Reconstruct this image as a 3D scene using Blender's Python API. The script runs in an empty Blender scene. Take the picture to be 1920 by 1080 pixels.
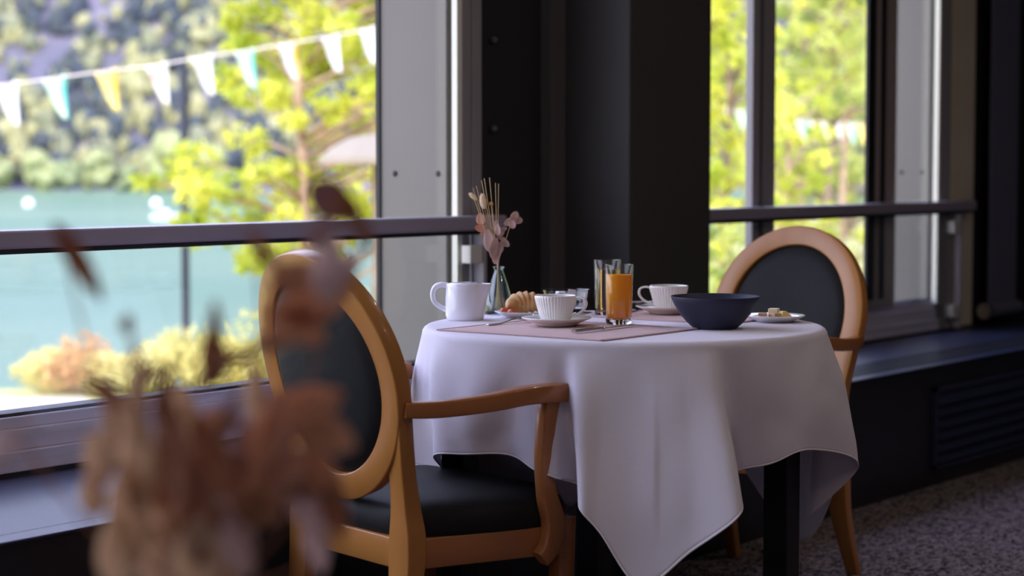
import bpy, math, random
from mathutils import Vector, Matrix, Quaternion
from mathutils import noise as mnoise
R = random.Random(7)
S = bpy.context.scene
COL = S.collection
PI = math.pi
rad = math.radians

# ------------------------------------------------------------------ plan frame
# World: X runs along the window wall (away to the right), Y points outdoors (inner wall plane Y=0), Z up.
# pl(X, Z, h): distance to the right of the camera, distance ahead of the camera, height over the floor.
SA, CA = 0.604, 0.797
CX, CY, EYE = -4.653, -3.480, 1.12
def pl(X, Z, h=0.0):
    return Vector((CX + SA*X + CA*Z, CY - CA*X + SA*Z, h))
def pv(px, py, Z):
    """a point at distance Z ahead, given as direction from the eye (px, py in the 1920x1080 photo)"""
    return pl((px-960)/3600.0*Z, Z, EYE - (py-318)/3600.0*Z)

# ------------------------------------------------------------------ camera
cam = bpy.data.cameras.new('camera'); camo = bpy.data.objects.new('camera', cam); COL.objects.link(camo)
camo.location = (CX, CY, EYE)
camo.rotation_euler = (rad(90) - math.atan(222/3600.0), 0, -math.atan2(CA, SA))
cam.sensor_width = 36; cam.lens = 67.5; cam.clip_start = 0.05; cam.clip_end = 3000
cam.dof.use_dof = True; cam.dof.focus_distance = 4.12; cam.dof.aperture_fstop = 2.8
S.camera = camo
# ------------------------------------------------------------------ colour + sampling comfort
S.view_settings.view_transform = 'Standard'; S.view_settings.look = 'None'
S.view_settings.exposure = 0.55; S.view_settings.gamma = 1.0; S.view_settings.use_curve_mapping = False
S.cycles.use_denoising = True
S.cycles.max_bounces = 16; S.cycles.diffuse_bounces = 4; S.cycles.transparent_max_bounces = 16
S.cycles.sample_clamp_indirect = 6.0; S.cycles.caustics_reflective = False; S.cycles.caustics_refractive = True
# ------------------------------------------------------------------ sky
W = bpy.data.worlds.new('sky'); S.world = W; W.use_nodes = True
wn = W.node_tree; wn.nodes.clear()
wo = wn.nodes.new('ShaderNodeOutputWorld'); wb = wn.nodes.new('ShaderNodeBackground')
tc = wn.nodes.new('ShaderNodeTexCoord'); sx = wn.nodes.new('ShaderNodeSeparateXYZ'); cr = wn.nodes.new('ShaderNodeValToRGB')
wn.links.new(tc.outputs['Generated'], sx.inputs[0]); wn.links.new(sx.outputs['Z'], cr.inputs[0])
cr.color_ramp.elements[0].position = 0.0; cr.color_ramp.elements[0].color = (0.84, 0.84, 1.0, 1)
cr.color_ramp.elements[1].position = 0.9; cr.color_ramp.elements[1].color = (0.50, 0.56, 1.0, 1)
wn.links.new(cr.outputs[0], wb.inputs[0]); wb.inputs[1].default_value = 3.6
wn.links.new(wb.outputs[0], wo.inputs[0])
# ------------------------------------------------------------------ sun
sl = bpy.data.lights.new('sun', 'SUN'); sl.energy = 2.7; sl.angle = rad(0.6); sl.color = (1, 0.93, 0.80)
so = bpy.data.objects.new('sun', sl); COL.objects.link(so)
so.rotation_euler = Vector((-0.80, -0.22, 0.62)).to_track_quat('Z', 'Y').to_euler()
# ------------------------------------------------------------------ window portals (sampling guides only) + downlights
def portal(x0, x1, z0, z1):
    l = bpy.data.lights.new('window_portal', 'AREA'); l.shape = 'RECTANGLE'; l.size = x1-x0; l.size_y = z1-z0
    l.cycles.is_portal = True
    o = bpy.data.objects.new('window_portal', l); COL.objects.link(o)
    o.location = ((x0+x1)/2, 0.16, (z0+z1)/2); o.rotation_euler = (-PI/2, 0, 0)
portal(-7.4, -0.33, 0.56, 2.6); portal(0.70, 2.94, 0.56, 2.6)
LAMPS = [(-5.6, -4.4), (-3.2, -4.4), (-0.8, -4.2), (1.6, -3.2), (-3.4, -2.0), (-0.4, -2.2)]
LAMP_W = 3.5

# ================================================================== helpers
def tag(o, label=None, cat=None, group=None, kind=None):
    if label: o['label'] = label
    if cat: o['category'] = cat
    if group: o['group'] = group
    if kind: o['kind'] = kind
    return o
def empty(name, loc, rz=0.0, label=None, cat=None, group=None, kind=None):
    o = bpy.data.objects.new(name, None); COL.objects.link(o); o.location = loc; o.rotation_euler = (0, 0, rz)
    o.empty_display_size = 0.05
    return tag(o, label, cat, group, kind)
class MB:
    def __init__(s): s.v = []; s.f = []
    def add(s, vs, fs):
        n = len(s.v); s.v += [tuple(v) for v in vs]; s.f += [tuple(i+n for i in f) for f in fs]; return s
    def box(s, x0, x1, y0, y1, z0, z1):
        return s.add([(x0,y0,z0),(x1,y0,z0),(x1,y1,z0),(x0,y1,z0),(x0,y0,z1),(x1,y0,z1),(x1,y1,z1),(x0,y1,z1)],
                     [(0,3,2,1),(4,5,6,7),(0,1,5,4),(1,2,6,5),(2,3,7,6),(3,0,4,7)])
    def lathe(s, prof, n=48, c=(0,0,0), ripple=None):
        vs = []; 
        for k, (r, z) in enumerate(prof):
            for i in range(n):
                a = 2*PI*i/n; rr = r
                if ripple: rr = r + ripple(a, k, z)
                vs.append((c[0]+rr*math.cos(a), c[1]+rr*math.sin(a), c[2]+z))
        fs = []
        for k in range(len(prof)-1):
            for i in range(n):
                j = (i+1) % n; fs.append((k*n+i, k*n+j, (k+1)*n+j, (k+1)*n+i))
        if prof[0][0] > 1e-6: fs.append(tuple(reversed(range(n))))
        if prof[-1][0] > 1e-6: fs.append(tuple((len(prof)-1)*n+i for i in range(n)))
        return s.add(vs, fs)
    def sweep(s, pts, sec, closed=False, up=None, caps=True):
        """pts: list of Vector; sec(k) -> list of (a, b) offsets in (side, normal); up gives the normal direction hint"""
        n = len(pts); rings = []
        pts = [Vector(p) for p in pts]
        prev = None
        for k in range(n):
            if closed: t = pts[(k+1) % n] - pts[k-1]
            else: t = pts[min(k+1, n-1)] - pts[max(k-1, 0)]
            t.normalize()
            u = Vector(up(k) if callable(up) else (up or (0,0,1)))
            if abs(t.dot(u)) > 0.98 and up is None: u = Vector((0,1,0)) if prev is None else prev
            side = t.cross(u)
            if side.length < 1e-6: side = t.orthogonal()
            side.normalize(); nor = side.cross(t).normalized(); prev = nor
            rings.append([pts[k] + side*a + nor*b for a, b in sec(k)])
        m = len(rings[0]); vs = [v for r in rings for v in r]; fs = []
        for k in range(n if closed else n-1):
            k2 = (k+1) % n
            for i in range(m):
                j = (i+1) % m; fs.append((k*m+i, k*m+j, k2*m+j, k2*m+i))
        if not closed and caps:
            fs.append(tuple(reversed(range(m)))); fs.append(tuple((n-1)*m+i for i in range(m)))
        return s.add(vs, fs)
    def tube(s, pts, r, n=8):
        rr = r if callable(r) else (lambda k: r[k] if isinstance(r, (list, tuple)) else r)
        return s.sweep(pts, lambda k: [(rr(k)*math.cos(2*PI*i/n), rr(k)*math.sin(2*PI*i/n)) for i in range(n)])
    def ball(s, c, rx, ry=None, rz=None, n=14, m=9, fn=None):
        ry = ry or rx; rz = rz or rx; vs = []; fs = []
        for k in range(m+1):
            t = PI*k/m
            for i in range(n):
                a = 2*PI*i/n; d = Vector((math.sin(t)*math.cos(a), math.sin(t)*math.sin(a), math.cos(t)))
                q = fn(d) if fn else 1.0
                vs.append((c[0]+rx*d.x*q, c[1]+ry*d.y*q, c[2]+rz*d.z*q))
        for k in range(m):
            for i in range(n):
                j = (i+1) % n; fs.append((k*n+i, (k+1)*n+i, (k+1)*n+j, k*n+j))
        return s.add(vs, fs)
    def build(s, name, mat, parent=None, smooth=True, bevel=0.0, segs=2, subsurf=0, solid=0.0, auto=35, mx=None, merge=False):
        me = bpy.data.meshes.new(name); me.from_pydata(s.v, [], s.f)
        if merge:
            import bmesh
            b = bmesh.new(); b.from_mesh(me); bmesh.ops.remove_doubles(b, verts=b.verts, dist=1e-5); bmesh.ops.recalc_face_normals(b, faces=b.faces); b.to_mesh(me); b.free()
        me.update(); o = bpy.data.objects.new(name, me); COL.objects.link(o)
        if mx is not None: me.transform(mx)
        if mat: me.materials.append(mat)
        if smooth:
            me.polygons.foreach_set('use_smooth', [True]*len(me.polygons))
            if auto: 
                me.set_sharp_from_angle(angle=rad(auto))
        if solid: m = o.modifiers.new('thick', 'SOLIDIFY'); m.thickness = solid; m.offset = 0
        if bevel: m = o.modifiers.new('bevel', 'BEVEL'); m.width = bevel; m.segments = segs; m.limit_method = 'ANGLE'; m.angle_limit = rad(40)
        if subsurf: m = o.modifiers.new('sub', 'SUBSURF'); m.levels = subsurf; m.render_levels = subsurf
        if parent: o.parent = parent
        return o
def rrect(w, h, r, n=3):
    out = []
    for cx, cy, a0 in ((w/2-r, h/2-r, 0), (-w/2+r, h/2-r, 90), (-w/2+r, -h/2+r, 180), (w/2-r, -h/2+r, 270)):
        for k in range(n+1):
            a = rad(a0 + 90.0*k/n); out.append((cx + r*math.cos(a), cy + r*math.sin(a)))
    return out
def spline(pts, m=8, closed=False):
    P = [Vector(p) for p in pts]; n = len(P); out = []
    for i in range(n if closed else n-1):
        p0 = P[(i-1) % n] if closed or i > 0 else P[0]; p1 = P[i]; p2 = P[(i+1) % n]; p3 = P[(i+2) % n] if closed or i+2 < n else P[-1]
        for k in range(m):
            t = k/m
            out.append(0.5*((2*p1) + (p2-p0)*t + (2*p0-5*p1+4*p2-p3)*t*t + (3*p1-p0-3*p2+p3)*t*t*t))
    if not closed: out.append(P[-1])
    return out

# ================================================================== materials
def nodes(name):
    m = bpy.data.materials.new(name); m.use_nodes = True; return m, m.node_tree.nodes, m.node_tree.links, m.node_tree.nodes['Principled BSDF']
def M(name, col, rough=0.5, metal=0.0, spec=0.5, var=None, vscale=8.0, vstretch=(1,1,1), bump=0.0, bscale=200.0, bdist=0.001, coat=0.0, sheen=0.0, trans=0.0, ior=1.45, sss=0.0, coords='Object', thin=0.0, detail=3.0, contrast=(0.35, 0.65)):
    m, N, L, b = nodes(name)
    b.inputs['Base Color'].default_value = (*col, 1); b.inputs['Roughness'].default_value = rough; b.inputs['Metallic'].default_value = metal
    b.inputs['Specular IOR Level'].default_value = spec; b.inputs['IOR'].default_value = ior
    b.inputs['Coat Weight'].default_value = coat; b.inputs['Sheen Weight'].default_value = sheen; b.inputs['Transmission Weight'].default_value = trans
    if sss: b.inputs['Subsurface Weight'].default_value = sss; b.inputs['Subsurface Radius'].default_value = (0.02, 0.012, 0.006); b.inputs['Subsurface Scale'].default_value = 0.5
    if var or bump:
        t = N.new('ShaderNodeTexCoord'); mp = N.new('ShaderNodeMapping'); mp.inputs['Scale'].default_value = vstretch
        L.new(t.outputs[coords], mp.inputs[0])
    if var:
        n = N.new('ShaderNodeTexNoise'); n.inputs['Scale'].default_value = vscale; n.inputs['Detail'].default_value = detail
        L.new(mp.outputs[0], n.inputs['Vector'])
        r = N.new('ShaderNodeValToRGB'); r.color_ramp.elements[0].position = contrast[0]; r.color_ramp.elements[1].position = contrast[1]
        r.color_ramp.elements[0].color = (*col, 1); r.color_ramp.elements[1].color = (*var, 1)
        L.new(n.outputs['Fac'], r.inputs[0]); L.new(r.outputs[0], b.inputs['Base Color'])
    if bump:
        n2 = N.new('ShaderNodeTexNoise'); n2.inputs['Scale'].default_value = bscale; n2.inputs['Detail'].default_value = 2
        L.new(t.outputs[coords], n2.inputs['Vector'])
        bp = N.new('ShaderNodeBump'); bp.inputs['Strength'].default_value = bump; bp.inputs['Distance'].default_value = bdist
        L.new(n2.outputs['Fac'], bp.inputs['Height']); L.new(bp.outputs[0], b.inputs['Normal'])
    if thin:  # leaf-like: part of the light passes through
        tr = N.new('ShaderNodeBsdfTranslucent'); mx = N.new('ShaderNodeMixShader'); mx.inputs[0].default_value = thin
        out = N['Material Output']; L.new(b.outputs[0], mx.inputs[1]); L.new(tr.outputs[0], mx.inputs[2]); L.new(mx.outputs[0], out.inputs[0])
        if var: L.new(r.outputs[0], tr.inputs[0])
        else: tr.inputs[0].default_value = (*col, 1)
    return m
def pane_mat(name, tint=(1,1,1), gl=0.03):
    m, N, L, b = nodes(name); out = N['Material Output']; N.remove(b)
    t = N.new('ShaderNodeBsdfTransparent'); t.inputs[0].default_value = (*tint, 1); g = N.new('ShaderNodeBsdfGlossy'); g.inputs['Roughness'].default_value = 0.02
    lw = N.new('ShaderNodeLayerWeight'); lw.inputs[0].default_value = 0.5; pw = N.new('ShaderNodeMath'); pw.operation = 'POWER'; pw.inputs[1].default_value = 5.0
    f = N.new('ShaderNodeMath'); f.operation = 'MULTIPLY_ADD'; f.inputs[1].default_value = 0.9; f.inputs[2].default_value = gl; f.use_clamp = True
    L.new(lw.outputs['Facing'], pw.inputs[0]); L.new(pw.outputs[0], f.inputs[0]); mx = N.new('ShaderNodeMixShader')
    L.new(f.outputs[0], mx.inputs[0]); L.new(t.outputs[0], mx.inputs[1]); L.new(g.outputs[0], mx.inputs[2]); L.new(mx.outputs[0], out.inputs[0])
    return m
MT = {}
MT['pane'] = pane_mat('window_glass', (0.97, 0.98, 0.98))
MT['frame'] = M('grey_window_frame', (0.34, 0.32, 0.33), 0.38, spec=0.5)
MT['frame_light'] = M('pale_window_frame', (0.40, 0.37, 0.40), 0.4)
MT['frame_brown'] = M('brown_grey_frame', (0.42, 0.34, 0.325), 0.45)
MT['sill_frame'] = M('sky_glare_sill_frame', (0.82, 0.75, 0.88), 0.38)  # sky glare on the sill put into this pale lilac colour
MT['strip'] = M('cream_edge_reflection', (0.95, 0.92, 0.78), 0.4)  # bright glass-edge reflection painted as a cream strip
MT['panel'] = M('grey_reveal_panel', (0.172, 0.156, 0.135), 0.5, var=(0.160, 0.144, 0.125), vscale=1.5)
MT['rubber'] = M('black_gasket', (0.012, 0.012, 0.014), 0.6)
MT['rail'] = M('rail_metal', (0.42, 0.38, 0.46), 0.34, metal=0.2)
MT['black_wall'] = M('black_wall_paint', (0.017, 0.0165, 0.017), 0.6, var=(0.019, 0.018, 0.019), vscale=2)
MT['column'] = M('charcoal_column_paint', (0.056, 0.052, 0.050), 0.62, var=(0.049, 0.045, 0.044), vscale=1.2)
MT['column_strip'] = M('grey_column_strip', (0.10, 0.093, 0.093), 0.55)
MT['beige'] = M('beige_plaster', (0.80, 0.70, 0.55), 0.8, var=(0.72,0.62,0.48), vscale=3)
MT['bench'] = M('dark_radiator_cover', (0.012, 0.013, 0.018), 0.36, var=(0.016,0.017,0.024), vscale=3, spec=0.55)
MT['bench_top'] = M('sky_reflection_bench_top', (0.030, 0.036, 0.078), 0.36, spec=0.42, var=(0.036, 0.043, 0.09), vscale=2)  # blue of the reflected sky put into the base colour
MT['blind'] = M('midnight_blind_fabric', (0.17, 0.175, 0.25), 0.5)
MT['grille'] = M('dull_metal_grille', (0.10, 0.11, 0.15), 0.3, metal=0.4)
MT['steel'] = M('brushed_steel', (0.62, 0.60, 0.58), 0.25, metal=1.0)
MT['bracket'] = M('white_bracket', (0.72, 0.68, 0.62), 0.4)
MT['wall'] = M('taupe_wall', (0.22, 0.205, 0.21), 0.8, bump=0.2, bscale=80)
MT['ceil'] = M('white_ceiling', (0.42, 0.40, 0.41), 0.85)
MT['glow'] = None
MT['lamp_trim'] = M('white_lamp_trim', (0.8, 0.8, 0.8), 0.4)
def carpet():
    m, N, L, b = nodes('speckled_carpet'); t = N.new('ShaderNodeTexCoord')
    v = N.new('ShaderNodeTexVoronoi'); v.inputs['Scale'].default_value = 62; v.feature = 'DISTANCE_TO_EDGE'
    n = N.new('ShaderNodeTexNoise'); n.inputs['Scale'].default_value = 40; n.inputs['Detail'].default_value = 3; n.inputs['Distortion'].default_value = 1.2
    mp = N.new('ShaderNodeMapping'); mp.inputs['Scale'].default_value = (1.0, 1.9, 1); mp.inputs['Rotation'].default_value = (0,0,0.7)
    L.new(t.outputs['Object'], mp.inputs[0]); L.new(mp.outputs[0], n.inputs['Vector']); L.new(mp.outputs[0], v.inputs['Vector'])
    r = N.new('ShaderNodeValToRGB'); e = r.color_ramp.elements; e[0].position = 0.42; e[0].color = (0.026, 0.022, 0.027, 1); e[1].position = 0.56; e[1].color = (0.31, 0.25, 0.26, 1)
    L.new(n.outputs['Fac'], r.inputs[0]); L.new(r.outputs[0], b.inputs['Base Color']); b.inputs['Roughness'].default_value = 0.95; b.inputs['Specular IOR Level'].default_value = 0.1
    bp = N.new('ShaderNodeBump'); bp.inputs['Distance'].default_value = 0.006; L.new(n.outputs['Fac'], bp.inputs['Height']); L.new(bp.outputs[0], b.inputs['Normal'])
    return m
MT['carpet'] = carpet()
def cloth_mat(name, col, scale=900, strength=0.35, trans=0.12, rough=0.85):
    m, N, L, b = nodes(name); t = N.new('ShaderNodeTexCoord')
    b.inputs['Base Color'].default_value = (*col, 1); b.inputs['Roughness'].default_value = rough; b.inputs['Specular IOR Level'].default_value = 0.2
    b.inputs['Sheen Weight'].default_value = 0.15
    mp = N.new('ShaderNodeMapping'); mp.inputs['Rotation'].default_value = (0, 0, 0.6)
    w1 = N.new('ShaderNodeTexWave'); w1.bands_direction = 'X'; w1.inputs['Scale'].default_value = scale/6.0
    w2 = N.new('ShaderNodeTexWave'); w2.bands_direction = 'Z'; w2.inputs['Scale'].default_value = scale/6.0
    L.new(t.outputs['Object'], mp.inputs[0]); L.new(mp.outputs[0], w1.inputs['Vector']); L.new(mp.outputs[0], w2.inputs['Vector'])
    ad = N.new('ShaderNodeMath'); ad.operation = 'MULTIPLY'; L.new(w1.outputs['Fac'], ad.inputs[0]); L.new(w2.outputs['Fac'], ad.inputs[1])
    bp = N.new('ShaderNodeBump'); bp.inputs['Strength'].default_value = strength; bp.inputs['Distance'].default_value = 0.0006
    L.new(ad.outputs[0], bp.inputs['Height']); L.new(bp.outputs[0], b.inputs['Normal'])
    tr = N.new('ShaderNodeBsdfTranslucent'); tr.inputs[0].default_value = (*col, 1); mx = N.new('ShaderNodeMixShader'); mx.inputs[0].default_value = trans
    out = N['Material Output']; L.new(b.outputs[0], mx.inputs[1]); L.new(tr.outputs[0], mx.inputs[2]); L.new(mx.outputs[0], out.inputs[0])
    return m
MT['cloth'] = cloth_mat('white_linen', (0.84, 0.79, 0.88), 900, 0.5)  # lavender cast of cool skylight put into the white cloth's colour
MT['mat'] = cloth_mat('dusty_pink_linen', (0.60, 0.42, 0.41), 1500, 0.4, 0.0)
MT['hem'] = M('white_hem', (0.86, 0.83, 0.88), 0.85, spec=0.2)
def wood(name, c1, c2, rough=0.32):
    return M(name, c1, rough, var=c2, vscale=9, vstretch=(1.0, 1.0, 0.12), coat=0.12, detail=6, bump=0.05, bscale=120, contrast=(0.3, 0.72))
MT['wood'] = wood('window_lit_beech', (0.50, 0.215, 0.050), (0.39, 0.155, 0.034))  # golden window light on rear-facing parts put into the wood tone
MT['wood_arm'] = M('shaded_side_beech', (0.43, 0.165, 0.05), 0.28, var=(0.33, 0.115, 0.035), vscale=10, vstretch=(0.15, 1, 1), coat=0.3, detail=6)  # same wood, shade on the side parts put into a darker tone
MT['uphol'] = M('black_leatherette', (0.0095, 0.0095, 0.010), 0.6, bump=0.35, bscale=700, bdist=0.0006, spec=0.28)
MT['table_leg'] = M('black_table_wood', (0.006, 0.006, 0.007), 0.5)
MT['porcelain'] = M('white_porcelain', (0.86, 0.84, 0.82), 0.14, spec=0.6, coat=0.4)
MT['pot'] = M('glossy_white_porcelain', (0.80, 0.79, 0.86), 0.12, spec=0.6, coat=0.5)
MT['saucer'] = M('ivory_porcelain', (0.84, 0.81, 0.76), 0.18, spec=0.6, coat=0.4)
MT['cutlery'] = M('polished_cutlery', (0.66, 0.62, 0.62), 0.16, metal=1.0)
MT['glass'] = M('drinking_glass', (1, 1, 1), 0.0, trans=1.0, ior=1.45)
MT['glass_blue'] = pane_mat('pale_aqua_glass', (0.90, 0.965, 0.965), 0.07); MT['glass_thin'] = pane_mat('thin_clear_glass', (0.97, 0.98, 0.98), 0.05)
MT['juice'] = M('orange_juice', (1.0, 0.48, 0.010), 0.4, thin=0.4)
MT['amber'] = M('apple_juice', (0.86, 0.50, 0.16), 0.0, trans=1.0, ior=1.33)
MT['bowl'] = M('matt_navy_stoneware', (0.025, 0.029, 0.055), 0.55, spec=0.35)
MT['croissant'] = M('baked_croissant', (0.60, 0.28, 0.08), 0.5, var=(0.78, 0.52, 0.26), vscale=40, bump=0.4, bscale=120, bdist=0.002)
MT['berry'] = M('red_jam_fruit', (0.62, 0.09, 0.05), 0.3, var=(0.75, 0.25, 0.12), vscale=60)
MT['bread'] = M('brown_bread', (0.48, 0.28, 0.15), 0.8, var=(0.62, 0.45, 0.28), vscale=60, bump=0.4, bscale=200)
MT['cheese'] = M('yellow_cheese', (0.85, 0.58, 0.20), 0.45, sss=0.2)
MT['brie'] = M('pale_cheese', (0.86, 0.74, 0.52), 0.5, sss=0.2)
MT['paper'] = M('white_sachet_paper', (0.82, 0.78, 0.82), 0.6)
MT['straw'] = M('dry_straw', (0.74, 0.54, 0.32), 0.7, thin=0.2)
MT['tuft'] = M('cream_grass_tuft', (0.92, 0.80, 0.60), 0.9, var=(0.80, 0.62, 0.40), vscale=300, thin=0.3)
MT['petal'] = M('dusty_pink_petal', (0.72, 0.50, 0.44), 0.7, var=(0.60, 0.42, 0.36), vscale=30, thin=0.35)
MT['petal_or'] = M('peach_dry_petal', (0.74, 0.38, 0.26), 0.7, var=(0.68, 0.44, 0.36), vscale=30, thin=0.35)
MT['d_brown'] = M('dark_brown_dry_leaf', (0.42, 0.20, 0.12), 0.6, var=(0.58, 0.32, 0.21), vscale=14, thin=0.5)
MT['d_orange'] = M('rust_dry_leaf', (0.80, 0.49, 0.34), 0.6, var=(0.66, 0.41, 0.29), vscale=14, thin=0.6)
MT['d_tan'] = M('tan_dry_leaf', (0.90, 0.72, 0.54), 0.65, var=(0.80, 0.60, 0.44), vscale=14, thin=0.6)
MT['d_pink'] = M('pale_pink_dry_leaf', (0.86, 0.74, 0.74), 0.65, var=(0.74, 0.57, 0.55), vscale=14, thin=0.6)
MT['d_plum'] = M('plum_dry_leaf', (0.42, 0.26, 0.28), 0.6, var=(0.52, 0.33, 0.33), vscale=14, thin=0.5)
MT['leaf'] = M('spring_leaf', (0.38, 0.46, 0.045), 0.5, var=(0.78, 0.76, 0.14), vscale=2.2, thin=0.5, spec=0.2)
MT['leaf2'] = M('green_leaf', (0.20, 0.29, 0.07), 0.5, var=(0.66, 0.68, 0.20), vscale=1.6, thin=0.5, spec=0.2)
MT['bark'] = M('grey_brown_bark', (0.17, 0.12, 0.09), 0.9, var=(0.30, 0.20, 0.14), vscale=3)
MT['bark_pale'] = M('pale_pink_bark', (0.50, 0.34, 0.24), 0.9, var=(0.36, 0.24, 0.17), vscale=3)

# ================================================================== the room shell
X0, X1, YB, ZC = -8.0, 6.0, -6.6, 2.85
def struct(name, mb, m, smooth=False, bevel=0.0, parent=None):
    o = mb.build(name, m, parent, smooth=smooth, bevel=bevel)
    if not parent: tag(o, kind='structure')
    return o
struct('floor', MB().box(X0, X1, YB, 0.30, -0.12, 0.0), MT['carpet'])
struct('ceiling', MB().box(X0, X1, YB, 0.35, ZC, ZC+0.15), MT['ceil'])
struct('wall_rear', MB().box(X0-0.15, X1+0.15, YB-0.15, YB, 0.0, ZC), MT['wall'])
struct('wall_left', MB().box(X0-0.15, X0, YB, 0.30, 0.0, ZC), MT['wall'])
struct('wall_right', MB().box(X1, X1+0.15, YB, 0.30, 0.0, ZC), MT['black_wall'])
# window wall: sill part, head part, solid parts
wf = MB().box(X0, X1, 0.0, 0.30, 0.0, 0.44)
wf.box(X0, X1, 0.0, 0.30, 2.62, ZC)
wf.box(-0.217, 0.70, 0.0, 0.30, 0.44, 2.62)
wf.box(3.295, X1, 0.0, 0.30, 0.44, 2.62)
struct('wall_front', wf, MT['black_wall'])
pier = struct('wall_pier', MB().box(3.045, 3.295, 0.002, 0.30, 0.44, 2.62), MT['beige'])
# the projecting column, with its slim recess strip
struct('wall_column', MB().box(0.163, 0.63, -0.273, 0.0, 0.43, ZC), MT['column'], bevel=0.004)
struct('trim_1', MB().box(0.085, 0.163, -0.035, 0.0, 0.43, ZC), MT['column_strip'])
# little hooks on the black wall strip
for k, z in enumerate((1.50, 1.24)):
    h = MB().ball((-0.165, -0.012, z), 0.010, 0.012, 0.010).build('blind_hook', MT['column_strip'])
    tag(h, 'small dark hook on black wall, %s' % ('upper one beside the column' if k == 0 else 'lower one just above the dried flowers'), 'hook', 'hooks on the black wall strip')

def window(name, xa, xb, mullions, lastreveal, rd):
    w = empty(name, ((xa+xb)/2, 0.1, 0.44), kind='structure'); ox, oy, oz = w.location
    off = Matrix.Translation((-ox, -oy, -oz))
    # stepped bottom frame
    MB().box(xa, xb, -0.004, 0.06, 0.44, 0.487).box(xa, xb, 0.012, 0.10, 0.487, 0.535).box(xa, xb, 0.022, 0.10, 0.535, 0.562).build('window_frame', MT['sill_frame'], w, smooth=False, bevel=0.003, mx=off)
    MB().box(xa, xb, 0.030, 0.09, 0.562, 0.570).build('gasket', MT['rubber'], w, smooth=False, mx=off)
    MB().box(xa, xb, 0.0, 0.10, 2.54, 2.62).build('window_frame', MT['frame'], w, smooth=False, bevel=0.003, mx=off)
    MB().box(xa, xb, 0.036, 0.042, 0.565, 2.56).build('pane', MT['pane'], w, smooth=False, mx=off)
    for xm in mullions:
        MB().box(xm-0.068, xm-0.016, 0.004, 0.035, 0.54, 2.56).build('mullion', MT['frame_light'], w, smooth=False, bevel=0.003, mx=off)
        MB().box(xm-0.016, xm+0.004, 0.012, 0.035, 0.54, 2.56).build('gasket', MT['rubber'], w, smooth=False, mx=off)
        MB().box(xm+0.004, xm+0.088, 0.0, 0.055, 0.54, 2.56).build('mullion', MT['frame'], w, smooth=False, bevel=0.003, mx=off)
    # reveal fin: grey panel standing out from the wall, pale strip painting the glass-edge reflection, jamb frame
    x = lastreveal
    MB().box(x-0.02, x+0.03, 0.045, 0.045+rd, 0.44, 2.70).build('reveal_panel', MT['panel'], w, smooth=False, mx=off)
    MB().box(x-0.026, x+0.03, 0.045+rd, 0.060+rd, 0.44, 2.70).build('panel_edge', MT['rubber'], w, smooth=False, mx=off)
    for py_ in (0.075, 0.045+rd-0.055):
        MB().ball((x-0.021, py_, 1.108), 0.004, 0.009, 0.009, n=10, m=6).build('screw', MT['rubber'], w, mx=off)
    MB().box(x-0.022, x, 0.002, 0.022, 0.55, 2.56).build('edge_reflection', MT['strip'], w, smooth=False, mx=off)
    MB().box(x, x+0.040, 0.0, 0.045, 0.54, 2.56).build('jamb', MT['frame'], w, smooth=False, bevel=0.003, mx=off)
    MB().box(x+0.040, x+0.084, -0.006, 0.045, 0.44, 2.62).build('jamb', MT['frame'], w, smooth=False, bevel=0.003, mx=off)
    return w
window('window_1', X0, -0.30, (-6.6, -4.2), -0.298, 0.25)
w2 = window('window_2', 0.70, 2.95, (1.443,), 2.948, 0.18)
# the right window ends in a deep brown grey casing before the reveal panel
off2 = Matrix.Translation(-w2.location)
MB().box(2.335, 2.53, 0.002, 0.02, 0.56, 2.56).build('casing', MT['frame_brown'], w2, smooth=False, bevel=0.003, mx=off2)
for xa_, xb_ in ((2.268, 2.335), (2.385, 2.425)):
    MB().box(xa_, xb_, -0.001, 0.012, 0.60, 2.56).build('gasket', MT['rubber'], w2, smooth=False, mx=off2)
MB().box(1.53, 2.40, 0.004, 0.03, 0.56, 0.655).build('sash_rail', MT['frame'], w2, smooth=False, bevel=0.003, mx=off2)

# exterior slab edge under the windows
struct('wall_base', MB().box(X0, X1, 0.30, 0.36, -1.2, 0.40), MT['wall'])

# ------------------------------------------------------------------ guard rails in front of the windows
def guard(name, xa, xb, posts, label):
    g = empty(name, (xa, -0.03, 0.44), label=label, cat='railing')
    off = Matrix.Translation((-xa, 0.03, -0.44))
    MB().box(xa, xb, -0.062, -0.006, 0.944, 0.987).build('handrail', MT['rail'], g, smooth=False, bevel=0.006, mx=off)
    MB().box(xa, xb, -0.058, -0.010, 0.934, 0.944).build('rail_channel', MT['rubber'], g, smooth=False, mx=off)
    for x in posts:
        MB().box(x-0.008, x+0.008, -0.050, -0.010, 0.442, 0.934).build('post', MT['frame_light'], g, smooth=False, bevel=0.002, mx=off)
        for z in (0.875, 0.515):
            MB().box(x-0.064, x-0.008, -0.046, -0.012, z-0.026, z+0.026).build('bracket', MT['bracket'], g, smooth=False, bevel=0.003, mx=off)
    xs = [xa] + list(posts)
    for a, b in zip(xs[:-1], xs[1:]):
        MB().box(a+0.02, b-0.045, -0.034, -0.026, 0.47, 0.938).build('glass_panel', MT['pane'], g, smooth=False, mx=off)
    return g
guard('guard_rail', X0+0.05, -0.165, [-5.4, -2.75, -0.255], 'long grey metal guard rail with glass infill across the wide left window by the lake')
guard('guard_rail', 0.66, 3.19, [3.06], 'shorter grey guard rail with glass infill across the right window behind the far chair')

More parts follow.
